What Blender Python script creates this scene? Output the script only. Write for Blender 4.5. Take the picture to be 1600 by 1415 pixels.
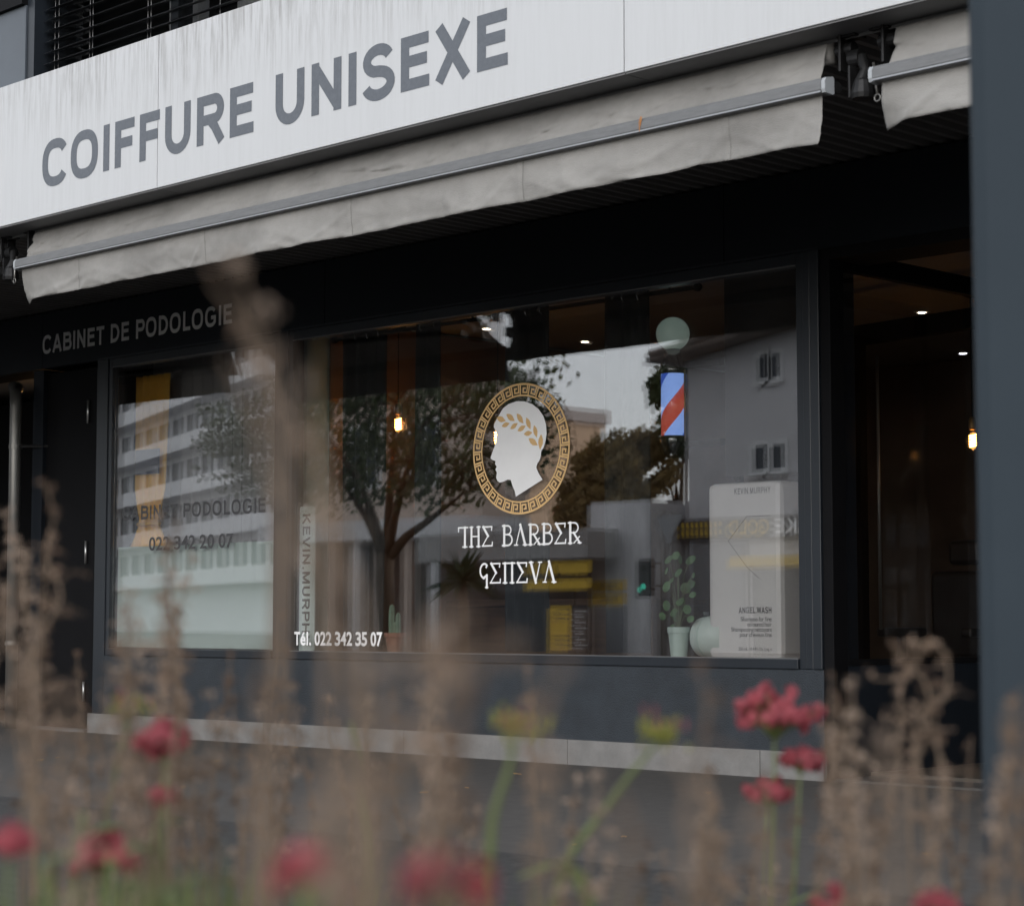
import bpy, bmesh, math, random
from mathutils import Vector, Matrix, noise
for o in list(bpy.data.objects): bpy.data.objects.remove(o)
S = bpy.context.scene
COL = S.collection
R = math.radians

# ---------------------------------------------------------------- camera
cd = bpy.data.cameras.new('camera'); cam = bpy.data.objects.new('camera', cd); COL.objects.link(cam)
cam.location = (8.63, -8.63, 0.80)
cam.rotation_euler = (R(90) + math.atan(262.5 / 3275), 0, R(45))
cd.sensor_width = 36; cd.lens = 36 * 3275 / 1600
cd.clip_start = 0.05; cd.clip_end = 600
cd.dof.use_dof = True; cd.dof.focus_distance = 12.2; cd.dof.aperture_fstop = 4.8; cd.dof.aperture_blades = 9
S.camera = cam

# ---------------------------------------------------------------- overcast sky
w = bpy.data.worlds.new('World'); S.world = w; w.use_nodes = True
nt = w.node_tree; nt.nodes.clear()
out = nt.nodes.new('ShaderNodeOutputWorld'); bg = nt.nodes.new('ShaderNodeBackground')
sky = nt.nodes.new('ShaderNodeTexSky'); sky.sky_type = 'NISHITA'; sky.sun_disc = False
sky.sun_elevation = R(24); sky.sun_rotation = R(156); sky.air_density = 1.0; sky.dust_density = 1.0; sky.ozone_density = 1.5
hs = nt.nodes.new('ShaderNodeHueSaturation'); hs.inputs['Saturation'].default_value = 0.55
cl = nt.nodes.new('ShaderNodeTexNoise'); cl.inputs['Scale'].default_value = 2.2; cl.inputs['Detail'].default_value = 5
cr = nt.nodes.new('ShaderNodeMapRange'); cr.inputs['From Min'].default_value = 0.3; cr.inputs['From Max'].default_value = 0.7
cr.inputs['To Min'].default_value = 0.86; cr.inputs['To Max'].default_value = 1.12
vm = nt.nodes.new('ShaderNodeVectorMath'); vm.operation = 'SCALE'
tc = nt.nodes.new('ShaderNodeTexCoord')
nt.links.new(tc.outputs['Generated'], cl.inputs['Vector']); nt.links.new(cl.outputs['Fac'], cr.inputs['Value'])
nt.links.new(sky.outputs['Color'], hs.inputs['Color']); 
deck = nt.nodes.new('ShaderNodeMix'); deck.data_type = 'RGBA'; deck.inputs[0].default_value = 0.68      # even cloud deck over the blue sky
deck.inputs[7].default_value = (6.7, 6.9, 7.2, 1)
nt.links.new(hs.outputs['Color'], deck.inputs[6]); nt.links.new(deck.outputs[2], vm.inputs[0])
nt.links.new(cr.outputs['Result'], vm.inputs['Scale']); nt.links.new(vm.outputs['Vector'], bg.inputs['Color'])
bg.inputs['Strength'].default_value = 0.15
nt.links.new(bg.outputs['Background'], out.inputs['Surface'])
sl = bpy.data.lights.new('sun', 'SUN'); so = bpy.data.objects.new('sun', sl); COL.objects.link(so)
sl.energy = 0.85; sl.angle = R(38); sl.color = (1.0, 0.97, 0.93)
so.rotation_euler = (R(66), 0, R(24))          # light falls from the street side, veiled sun

vs = S.view_settings; vs.view_transform = 'Standard'; vs.look = 'None'; vs.exposure = 0.70; vs.gamma = 1.0
vs.use_curve_mapping = False
S.render.engine = 'CYCLES'; S.cycles.use_denoising = True
S.cycles.max_bounces = 10; S.cycles.transparent_max_bounces = 24; S.cycles.glossy_bounces = 5
S.cycles.sample_clamp_indirect = 4.0; S.cycles.caustics_reflective = False; S.cycles.caustics_refractive = False

# ---------------------------------------------------------------- materials
MATS = {}
def mat(name, col, rough=0.6, metal=0.0, var=0.0, scale=8.0, bump=0.0, bscale=60.0, stretch=(1, 1, 1), spec=0.5, var_col=None, transl=0.0):
    if name in MATS: return MATS[name]
    m = bpy.data.materials.new(name); m.use_nodes = True; n = m.node_tree; b = n.nodes['Principled BSDF']
    b.inputs['Base Color'].default_value = (*col, 1); b.inputs['Roughness'].default_value = rough
    b.inputs['Metallic'].default_value = metal; b.inputs['Specular IOR Level'].default_value = spec
    if var or bump:
        t = n.nodes.new('ShaderNodeTexCoord'); mp = n.nodes.new('ShaderNodeMapping'); mp.inputs['Scale'].default_value = stretch
        n.links.new(t.outputs['Object'], mp.inputs['Vector'])
    if var:
        nz = n.nodes.new('ShaderNodeTexNoise'); nz.inputs['Scale'].default_value = scale; nz.inputs['Detail'].default_value = 6; nz.inputs['Roughness'].default_value = 0.65
        n.links.new(mp.outputs['Vector'], nz.inputs['Vector'])
        r = n.nodes.new('ShaderNodeValToRGB'); r.color_ramp.elements[0].position = 0.32; r.color_ramp.elements[1].position = 0.68
        lo = var_col or tuple(c * (1 - var) for c in col); hi = tuple(min(1, c * (1 + (0 if var_col else var))) for c in col)
        r.color_ramp.elements[0].color = (*lo, 1); r.color_ramp.elements[1].color = (*hi, 1)
        n.links.new(nz.outputs['Fac'], r.inputs['Fac']); n.links.new(r.outputs['Color'], b.inputs['Base Color'])
    if bump:
        nb = n.nodes.new('ShaderNodeTexNoise'); nb.inputs['Scale'].default_value = bscale; nb.inputs['Detail'].default_value = 4
        n.links.new(mp.outputs['Vector'], nb.inputs['Vector'])
        bp = n.nodes.new('ShaderNodeBump'); bp.inputs['Strength'].default_value = bump; bp.inputs['Distance'].default_value = 0.01
        n.links.new(nb.outputs['Fac'], bp.inputs['Height']); n.links.new(bp.outputs['Normal'], b.inputs['Normal'])
    if transl:
        tr = n.nodes.new('ShaderNodeBsdfTranslucent'); mx = n.nodes.new('ShaderNodeMixShader'); mx.inputs['Fac'].default_value = transl
        src = b.inputs['Base Color'].links[0].from_socket if b.inputs['Base Color'].links else None
        if src: n.links.new(src, tr.inputs['Color'])
        else: tr.inputs['Color'].default_value = (*col, 1)
        n.links.new(b.outputs['BSDF'], mx.inputs[1]); n.links.new(tr.outputs['BSDF'], mx.inputs[2])
        n.links.new(mx.outputs['Shader'], n.nodes['Material Output'].inputs['Surface'])
    MATS[name] = m; return m
def emis(name, col, strength):
    if name in MATS: return MATS[name]
    m = bpy.data.materials.new(name); m.use_nodes = True; b = m.node_tree.nodes['Principled BSDF']
    b.inputs['Base Color'].default_value = (*col, 1); b.inputs['Emission Color'].default_value = (*col, 1); b.inputs['Emission Strength'].default_value = strength
    MATS[name] = m; return m
def glass(name, f0=0.055, tint=(1, 1, 1), frost=0.0, frost_col=(0.6, 0.7, 0.68)):
    """thin clear pane: straight-through transmission plus a Fresnel mirror on each face"""
    if name in MATS: return MATS[name]
    m = bpy.data.materials.new(name); m.use_nodes = True; n = m.node_tree; n.nodes.clear()
    o = n.nodes.new('ShaderNodeOutputMaterial'); tr = n.nodes.new('ShaderNodeBsdfTransparent'); tr.inputs['Color'].default_value = (*tint, 1)
    gl = n.nodes.new('ShaderNodeBsdfGlossy'); gl.inputs['Roughness'].default_value = 0.0
    g = n.nodes.new('ShaderNodeNewGeometry'); d = n.nodes.new('ShaderNodeVectorMath'); d.operation = 'DOT_PRODUCT'
    n.links.new(g.outputs['Normal'], d.inputs[0]); n.links.new(g.outputs['Incoming'], d.inputs[1])
    a = n.nodes.new('ShaderNodeMath'); a.operation = 'ABSOLUTE'; n.links.new(d.outputs['Value'], a.inputs[0])
    s = n.nodes.new('ShaderNodeMath'); s.operation = 'SUBTRACT'; s.inputs[0].default_value = 1; n.links.new(a.outputs[0], s.inputs[1])
    p = n.nodes.new('ShaderNodeMath'); p.operation = 'POWER'; p.inputs[1].default_value = 5; n.links.new(s.outputs[0], p.inputs[0])
    k = n.nodes.new('ShaderNodeMath'); k.operation = 'MULTIPLY_ADD'; k.inputs[1].default_value = 1 - f0; k.inputs[2].default_value = f0; n.links.new(p.outputs[0], k.inputs[0])
    mx = n.nodes.new('ShaderNodeMixShader'); n.links.new(k.outputs[0], mx.inputs['Fac'])
    base = tr.outputs['BSDF']
    if frost:
        df = n.nodes.new('ShaderNodeBsdfDiffuse'); df.inputs['Color'].default_value = (*frost_col, 1)
        m2 = n.nodes.new('ShaderNodeMixShader'); m2.inputs['Fac'].default_value = frost
        n.links.new(base, m2.inputs[1]); n.links.new(df.outputs['BSDF'], m2.inputs[2]); base = m2.outputs['Shader']
    n.links.new(base, mx.inputs[1]); n.links.new(gl.outputs['BSDF'], mx.inputs[2]); n.links.new(mx.outputs['Shader'], o.inputs['Surface'])
    MATS[name] = m; return m

# ---------------------------------------------------------------- mesh building
class MB:
    def __init__(s): s.v = []; s.f = []
    def add(s, vs, fs):
        k = len(s.v); s.v += [tuple(p) for p in vs]; s.f += [tuple(i + k for i in f) for f in fs]; return s
    def box(s, x0, x1, y0, y1, z0, z1):
        return s.add([(x0,y0,z0),(x1,y0,z0),(x1,y1,z0),(x0,y1,z0),(x0,y0,z1),(x1,y0,z1),(x1,y1,z1),(x0,y1,z1)],
                     [(0,3,2,1),(4,5,6,7),(0,1,5,4),(1,2,6,5),(2,3,7,6),(3,0,4,7)])
    def tube(s, pts, r, n=8, cap=True):
        pts = [Vector(p) for p in pts]; rr = r if isinstance(r, (list, tuple)) else [r] * len(pts)
        rings = []; u = None
        for i, p in enumerate(pts):
            t = (pts[min(i + 1, len(pts) - 1)] - pts[max(i - 1, 0)]).normalized()
            if u is None: u = t.orthogonal().normalized()
            else:
                u = u - t * u.dot(t); u = u.normalized() if u.length > 1e-6 else t.orthogonal().normalized()
            v = t.cross(u)
            rings.append([p + (u * math.cos(a) + v * math.sin(a)) * rr[i] for a in [2 * math.pi * j / n for j in range(n)]])
        vs = [q for ring in rings for q in ring]; fs = []
        for i in range(len(pts) - 1):
            for j in range(n): fs.append((i*n+j, i*n+(j+1)%n, (i+1)*n+(j+1)%n, (i+1)*n+j))
        if cap: fs += [tuple(reversed(range(n))), tuple(range((len(pts)-1)*n, len(pts)*n))]
        return s.add(vs, fs)
    def lathe(s, prof, c, n=20):
        """prof: (radius, z) from bottom to top about the vertical axis through c"""
        vs = [(c[0] + r * math.cos(2*math.pi*j/n), c[1] + r * math.sin(2*math.pi*j/n), c[2] + z) for r, z in prof for j in range(n)]
        fs = [(i*n+j, i*n+(j+1)%n, (i+1)*n+(j+1)%n, (i+1)*n+j) for i in range(len(prof)-1) for j in range(n)]
        fs += [tuple(reversed(range(n))), tuple(range((len(prof)-1)*n, len(prof)*n))]
        return s.add(vs, fs)
    def prism_y(s, poly, y0, y1):
        """polygon of (x, z) given depth from y0 to y1"""
        n = len(poly); vs = [(x, y0, z) for x, z in poly] + [(x, y1, z) for x, z in poly]
        return s.add(vs, [tuple(range(n)), tuple(reversed(range(n, 2*n)))] + [(i, i+n, (i+1)%n+n, (i+1)%n) for i in range(n)])
    def prism_x(s, poly, x0, x1):
        n = len(poly); vs = [(x0, y, z) for y, z in poly] + [(x1, y, z) for y, z in poly]
        return s.add(vs, [tuple(range(n)), tuple(reversed(range(n, 2*n)))] + [(i, i+n, (i+1)%n+n, (i+1)%n) for i in range(n)])
    def grid(s, fn, nu, nv):
        vs = [fn(i / nu, j / nv) for j in range(nv + 1) for i in range(nu + 1)]
        return s.add(vs, [(j*(nu+1)+i, j*(nu+1)+i+1, (j+1)*(nu+1)+i+1, (j+1)*(nu+1)+i) for j in range(nv) for i in range(nu)])
    def mesh(s, name):
        m = bpy.data.meshes.new(name); m.from_pydata(s.v, [], s.f)
        bm = bmesh.new(); bm.from_mesh(m); bmesh.ops.recalc_face_normals(bm, faces=bm.faces); bm.to_mesh(m); bm.free()
        m.update(); return m
    def build(s, name, m, parent=None, smooth=False, bevel=0.0, solid=0.0, recalc=True):
        me = s.mesh(name) if recalc else None
        if me is None:
            me = bpy.data.meshes.new(name); me.from_pydata(s.v, [], s.f); me.update()
        if m: me.materials.append(m)
        if smooth: me.shade_smooth()
        return link(name, me, parent, bevel, solid)
def world_loc(o):
    return Vector(o.location) + (world_loc(o.parent) + Vector(o.matrix_parent_inverse.translation) if o.parent else Vector())
def adopt(o, parent):
    if parent is not None:
        o.parent = parent; o.matrix_parent_inverse = Matrix.Translation(-world_loc(parent))
def link(name, me, parent=None, bevel=0.0, solid=0.0):
    o = bpy.data.objects.new(name, me); COL.objects.link(o); adopt(o, parent)
    if solid:
        q = o.modifiers.new('thickness', 'SOLIDIFY'); q.thickness = solid; q.offset = 0
    if bevel:
        q = o.modifiers.new('edges', 'BEVEL'); q.width = bevel; q.segments = 2; q.limit_method = 'ANGLE'; q.angle_limit = R(40)
    return o
def tag(o, label=None, cat=None, group=None, kind=None):
    if label: o['label'] = label
    if cat: o['category'] = cat
    if group: o['group'] = group
    if kind: o['kind'] = kind
    return o
def thing(name, loc, label, cat, group=None):
    o = bpy.data.objects.new(name, None); COL.objects.link(o); o.location = loc; o.empty_display_size = 0.1
    return tag(o, label, cat, group)
def bx(name, m, parent, x0, x1, y0, y1, z0, z1, bevel=0.0):
    return MB().box(x0, x1, y0, y1, z0, z1).build(name, m, parent, bevel=bevel)

# flat lettering: glyph outlines from the built-in font, laid on the facade plane (x to the right, z up)
GL = {}
def glyph(ch, bold):
    if (ch, bold) in GL: return GL[(ch, bold)]
    c = bpy.data.curves.new('glyph', 'FONT'); c.body = ch; c.size = 1; c.offset = bold; c.resolution_u = 4; c.fill_mode = 'FRONT'
    o = bpy.data.objects.new('glyph', c); COL.objects.link(o); bpy.context.view_layer.update()
    me = bpy.data.meshes.new_from_object(o.evaluated_get(bpy.context.evaluated_depsgraph_get()))
    vs = [(v.co.x, v.co.y) for v in me.vertices]; fs = [tuple(p.vertices) for p in me.polygons]
    bpy.data.objects.remove(o); bpy.data.curves.remove(c); bpy.data.meshes.remove(me)
    GL[(ch, bold)] = (vs, fs); return vs, fs
ARIAL = dict(zip("ABCDEFGHIJKLMNOPQRSTUVWXYZ0123456789 .", [.722,.722,.722,.722,.667,.611,.778,.722,.278,.556,.722,.611,.833,.722,.778,.667,.778,.722,.667,.611,.722,.667,.944,.667,.667,.611]+[.556]*10+[.278,.278]))
LOW = dict(zip("abcdefghijklmnopqrstuvwxyzé/℮&'", [.556,.611,.556,.611,.556,.333,.611,.611,.278,.278,.556,.278,.889,.611,.611,.611,.611,.389,.556,.333,.611,.556,.778,.556,.556,.5,.556,.278,.6,.722,.24]))
def adv(ch): return ARIAL.get(ch, LOW.get(ch, .56))
def letters(text, x0, x1, z0, cap, bold=0.02, fill=0.9):
    """list of (char, verts(x,z), faces) spread from x0 to x1 on baseline z0"""
    tot = sum(adv(c) for c in text); k = (x1 - x0) / tot; x = x0; res = []
    for c in text:
        if c != ' ':
            vs, fs = glyph(c, bold)
            a, b = min(v[0] for v in vs), max(v[0] for v in vs)
            wd = adv(c) * k * fill
            if c in "Iil.'1": wd = (b - a) * k * 1.05
            off = x + (adv(c) * k - wd) / 2
            res.append((c, [(off + (v[0] - a) / max(b - a, 1e-6) * wd, z0 + v[1] * cap / .7) for v in vs], fs))
        x += adv(c) * k
    return res
def flat(name, polys, y, m, parent, thick=0.0006, to3=None):
    to3 = to3 or (lambda x, d, z: (x, d, z))
    b = MB()
    for vs, fs in polys: b.add([to3(x, y, z) for x, z in vs], fs)
    return b.build(name, m, parent, recalc=False)
def line_of_text(name, text, x0, x1, z0, cap, y, m, parent, bold=0.02, fill=0.9, to3=None):
    return flat(name, [(v, f) for c, v, f in letters(text, x0, x1, z0, cap, bold, fill)], y, m, parent, to3=to3)

# ---------------------------------------------------------------- materials in use
M_asph = mat('asphalt', (0.058, 0.053, 0.050), 0.9, var=0.16, scale=12, bump=0.15, bscale=240)
M_asph2 = mat('asphalt_old', (0.034, 0.033, 0.033), 0.9, var=0.45, scale=22, bump=0.9, bscale=110)
M_soil = mat('soil', (0.06, 0.045, 0.032), 0.95, var=0.4, scale=14, bump=1.0, bscale=40)
M_navy = mat('navy_panel', (0.009, 0.012, 0.017), 0.55, var=0.15, scale=2.0, spec=0.25)
M_frame = mat('frame_paint', (0.013, 0.017, 0.023), 0.4, var=0.1, scale=3)
M_plinth = mat('navy_render', (0.027, 0.034, 0.043), 0.75, var=0.22, scale=5, bump=1.0, bscale=130)
M_kerb = mat('kerb_granite', (0.19, 0.185, 0.18), 0.8, var=0.13, scale=9, bump=0.25, bscale=90)
M_soff = mat('soffit_grey', (0.16, 0.16, 0.165), 0.55, var=0.15, scale=3)
M_corr = mat('corrugated_grey', (0.15, 0.145, 0.143), 0.6, var=0.15, scale=3)
M_text = mat('sign_grey', (0.10, 0.112, 0.132), 0.55, var=0.12, scale=40)
M_fab = mat('awning_canvas', (0.25, 0.243, 0.232), 0.9, var=0.2, scale=2.2, bump=0.35, bscale=220)
M_alu = mat('rail_aluminium', (0.155, 0.158, 0.163), 0.55, 0.15, var=0.12, scale=14, stretch=(1, 1, 8))
M_steel = mat('dark_steel', (0.026, 0.026, 0.027), 0.5, 0.6, var=0.3, scale=20)
M_black = mat('black_paint', (0.004, 0.004, 0.005), 0.7, var=0.2, scale=4, spec=0.15)
M_pipe = mat('zinc_pipe', (0.22, 0.215, 0.205), 0.42, 0.7, var=0.25, scale=8, stretch=(1, 1, .2))
M_glass = glass('window_glass', 0.115)
M_white = mat('white_vinyl', (0.9, 0.9, 0.91), 0.5, var=0.03, scale=5)
M_gold = mat('gold_vinyl', (0.72, 0.47, 0.21), 0.5, var=0.05, scale=6)
M_dgrey = mat('dark_vinyl', (0.06, 0.06, 0.065), 0.6, var=0.05, scale=6)
M_lgrey = mat('grey_vinyl', (0.8, 0.8, 0.8), 0.6, var=0.06, scale=6)
def sign_metal():
    m = mat('sign_white_metal', (0.70, 0.71, 0.73), 0.42); n = m.node_tree; b = n.nodes['Principled BSDF']
    t = n.nodes.new('ShaderNodeTexCoord'); mp = n.nodes.new('ShaderNodeMapping'); mp.inputs['Scale'].default_value = (9, 9, 0.55)
    n.links.new(t.outputs['Object'], mp.inputs['Vector'])
    z1 = n.nodes.new('ShaderNodeTexNoise'); z1.inputs['Scale'].default_value = 5; z1.inputs['Detail'].default_value = 8; z1.inputs['Roughness'].default_value = 0.72
    z2 = n.nodes.new('ShaderNodeTexNoise'); z2.inputs['Scale'].default_value = 1.1; z2.inputs['Detail'].default_value = 4
    n.links.new(mp.outputs['Vector'], z1.inputs['Vector']); n.links.new(t.outputs['Object'], z2.inputs['Vector'])
    # rain streaks run down from the top edge and fade out below it
    sx = n.nodes.new('ShaderNodeSeparateXYZ'); n.links.new(t.outputs['Object'], sx.inputs['Vector'])
    rg = n.nodes.new('ShaderNodeMapRange'); rg.inputs['From Min'].default_value = 3.5; rg.inputs['From Max'].default_value = 3.97; rg.inputs['To Min'].default_value = 0.12; rg.inputs['To Max'].default_value = 1.0
    n.links.new(sx.outputs['Z'], rg.inputs['Value'])
    r1 = n.nodes.new('ShaderNodeValToRGB'); r1.color_ramp.elements[0].position = 0.44; r1.color_ramp.elements[1].position = 0.72
    r1.color_ramp.elements[0].color = (0, 0, 0, 1); r1.color_ramp.elements[1].color = (1, 1, 1, 1)
    n.links.new(z1.outputs['Fac'], r1.inputs['Fac'])
    mu = n.nodes.new('ShaderNodeMath'); mu.operation = 'MULTIPLY'; n.links.new(r1.outputs['Color'], mu.inputs[0]); n.links.new(rg.outputs['Result'], mu.inputs[1])
    m2 = n.nodes.new('ShaderNodeMath'); m2.operation = 'MULTIPLY'; n.links.new(mu.outputs[0], m2.inputs[0]); n.links.new(z2.outputs['Fac'], m2.inputs[1])
    m3 = n.nodes.new('ShaderNodeMath'); m3.operation = 'MULTIPLY'; m3.inputs[1].default_value = 2.0; m3.use_clamp = True; n.links.new(m2.outputs[0], m3.inputs[0])
    mx = n.nodes.new('ShaderNodeMix'); mx.data_type = 'RGBA'; mx.inputs[6].default_value = (0.51, 0.52, 0.535, 1); mx.inputs[7].default_value = (0.25, 0.245, 0.24, 1)
    n.links.new(m3.outputs[0], mx.inputs[0]); n.links.new(mx.outputs[2], b.inputs['Base Color']); return m
M_sign = sign_metal()

# ---------------------------------------------------------------- ground
def struct(o): o['kind'] = 'structure'; return o
struct(MB().add([(-220,-220,-.02),(220,-220,-.02),(220,220,-.02),(-220,220,-.02)], [(0,1,2,3)]).build('ground', mat('far_ground', (0.09, 0.088, 0.084), .9, var=.3, scale=.4)))
struct(bx('pavement', M_asph, None, -40, 30, -3.46, 0.3, -.3, 0.0))
def old_asphalt(u, v):
    x = -40 + 70 * u; y = -6.25 + 2.79 * v
    if v > 0.99: y += 0.035 * noise.noise((x * 1.7, 0, 0)) + 0.02 * noise.noise((x * 6, 3, 0))
    return (x, y, 0.004)
struct(MB().grid(old_asphalt, 420, 4).build('footpath', M_asph2))
struct(bx('road', mat('road_asphalt', (0.06, 0.06, 0.06), .85, var=.3, scale=3, bump=.5, bscale=120), None, -60, 60, -21, -10.05, -.3, 0.004))
struct(bx('flower_bed', M_soil, None, -16, 12, -9.85, -6.45, -.2, 0.09))
for y0, y1 in ((-10.05, -9.85), (-6.45, -6.25)):
    struct(bx('kerb', M_kerb, None, -16, 12, y0, y1, -.2, 0.13, 0.01))
# leaves and scraps on the pavement
random.seed(11)
ML = mat('dead_leaf', (0.35, 0.20, 0.07), .8, var=.3, scale=30)
for i in range(26):
    x = random.uniform(-2.5, 5.2); y = random.uniform(-4.6, -.15); a = random.uniform(0, 6.3); s_ = random.uniform(.012, .035)
    pts = [(-1, 0, .1), (-.3, .5, .35), (.5, .4, .2), (1.1, 0, .5), (.4, -.5, .1), (-.4, -.45, .3)]
    vs = [(x + s_*(p*math.cos(a) - q*math.sin(a)), y + s_*(p*math.sin(a) + q*math.cos(a)), .008 + s_*r*.5) for p, q, r in pts]
    o = MB().add(vs, [(0,1,2,3,4,5)]).build('fallen_leaf', ML, None, solid=.001)
    tag(o, 'tiny dry fallen leaf on the asphalt pavement', 'leaf', 'fallen leaves on the pavement')

# ---------------------------------------------------------------- the shop building
B = thing('shop_building', (0, 0, 0), 'dark navy shop building with large glazed front under a deep overhang', 'building')
# plinth, kerb stones
bx('plinth_wall', M_plinth, B, -4.29, 2.225, 0.0, 0.25, 0.1, 0.555)
edges = [-4.31, -3.64, -2.265, -.9, .467, 1.834, 2.24]
for a, b in zip(edges[:-1], edges[1:]):
    bx('kerb_stone', M_kerb, B, a + .002, b - .002, -.03, 0.1, -.1, .138, 0.004)
# fascia panels above the windows
fx = [-9.0, -5.03, -1.71, 1.60, 4.92, 9.0]
for a, b in zip(fx[:-1], fx[1:]):
    bx('fascia_panel', M_navy, B, a + .003, b - .003, 0.0, 0.06, 2.70, 3.12)
bx('fascia_backing', M_black, B, -9, 9, 0.062, 0.3, 2.70, 3.2)
# corrugated ceiling of the overhang (ridges run out towards the street)
prof = []; x = -9.0
while x < 9.0:
    prof += [(x, 3.165), (x + .03, 3.165), (x + .048, 3.135), (x + .078, 3.135)]; x += .096
b = MB(); vs = [(x, -1.9, z) for x, z in prof] + [(x, 0.1, z) for x, z in prof]; n = len(prof)
b.add(vs, [(i, i + 1, n + i + 1, n + i) for i in range(n - 1)]).build('corrugated_soffit', M_corr, B, solid=.002)
# floor slab and upper storey
bx('floor_slab', M_soff, B, -9, 9, -1.88, 6.5, 3.18, 3.6)
bx('upper_wall', mat('upper_panel', (0.075, 0.088, 0.105), .5, var=.12, scale=1.2), B, -9, -2.11, -2.0, -1.6, 3.6, 4.47)
bx('upper_lintel', M_black, B, -9, -2.11, -2.03, -1.6, 4.473, 5.4)
bx('upper_wall', MATS['upper_panel'], B, 2.6, 9, -2.0, -1.6, 3.6, 5.4)
bx('upper_lintel', M_black, B, -2.108, 2.598, -1.98, -1.6, 4.9, 5.4)
bx('upper_storeys', MATS['upper_panel'], B, -9, 9, -2.0, 6.5, 5.402, 11)
bx('side_wall', MATS['upper_panel'], B, -9.3, -9.002, -1.6, 6.5, 0, 11); bx('side_wall', MATS['upper_panel'], B, 9.002, 9.3, -1.6, 6.5, 0, 11)
bx('back_wall', MATS['upper_panel'], B, -9.3, 9.3, 6.502, 6.8, 0, 11)
# upper window with venetian blind
uw = MB().box(-2.108, -2.03, -1.99, -1.7, 3.6, 4.9).box(2.52, 2.598, -1.99, -1.7, 3.6, 4.9).box(-2.03, 2.52, -1.82, -1.7, 3.6, 3.97)
for xx in (-.92, .62): uw.box(xx, xx + .07, -1.80, -1.7, 3.97, 4.9)
uw = uw.build('upper_window', M_frame, B)
for a, b_ in ((-2.03, -.92), (-.85, .62), (.69, 2.52)):
    bx('pane', M_glass, uw, a, b_, -1.77, -1.764, 3.97, 4.9)
MC = mat('office_curtain', (0.55, 0.57, 0.6), .9)
for a, b_ in ((-1.35, -1.0), (-.7, .1), (1.0, 1.6)):
    MB().grid(lambda u, v, a=a, b_=b_: (a + (b_ - a) * u, -1.5 + .03 * math.sin(u * 40), 3.7 + 1.2 * v), 60, 1).build('inner_curtain', MC, uw, solid=.003)
bx('room_back', M_black, uw, -2.1, 2.59, -.6, -.55, 3.6, 4.9)
bl = MB()
for xx in (-1.97, -1.93, -1.60, -1.57, -1.02, -.99, -.35, .25, .9, 1.6, 2.3): bl.tube([(xx, -1.885, 3.9), (xx, -1.885, 4.9)], .0016, 5)
bl = bl.build('blind_cords', mat('blind_cord', (.35, .35, .36), .7), uw.parent)
sm = MB().add([(-2.02, -.040, -.016), (2.51, -.040, -.016), (2.51, -.012, -.001), (2.51, .014, .007), (2.51, .040, .010), (-2.02, .040, .010), (-2.02, .014, .007), (-2.02, -.012, -.001)],
              [(0, 1, 2, 7), (7, 2, 3, 6), (6, 3, 4, 5)]).mesh('slat'); sm.materials.append(mat('slat_dark', (.035, .037, .042), .4, .3))
z = 3.985
while z < 4.9:
    o = link('slat', sm, bl, solid=.0015); o.location = (0, -1.89, z); z += .066

# ---------------------------------------------------------------- sign board above the awnings
SG = thing('sign_board', (0, -2.1, 3.12), 'long white metal sign board lettered in grey above the awnings', 'sign')
sx_ = [-9.0, -7.37, -3.99, -.608, 2.774, 6.15, 9.0]
for a, b_ in zip(sx_[:-1], sx_[1:]):
    bx('sign_panel', M_sign, SG, a + .003, b_ - .003, -2.1, -2.04, 3.126, 3.968, 0.002)
    bx('soffit_panel', M_soff, SG, a + .003, b_ - .003, -2.092, -1.905, 3.118, 3.1255)
bx('drip_edge', M_alu, SG, -9, 9, -1.904, -1.896, 3.105, 3.13)
bx('backing', M_black, SG, -9, 9, -2.038, -2.02, 3.13, 3.95)
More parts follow.
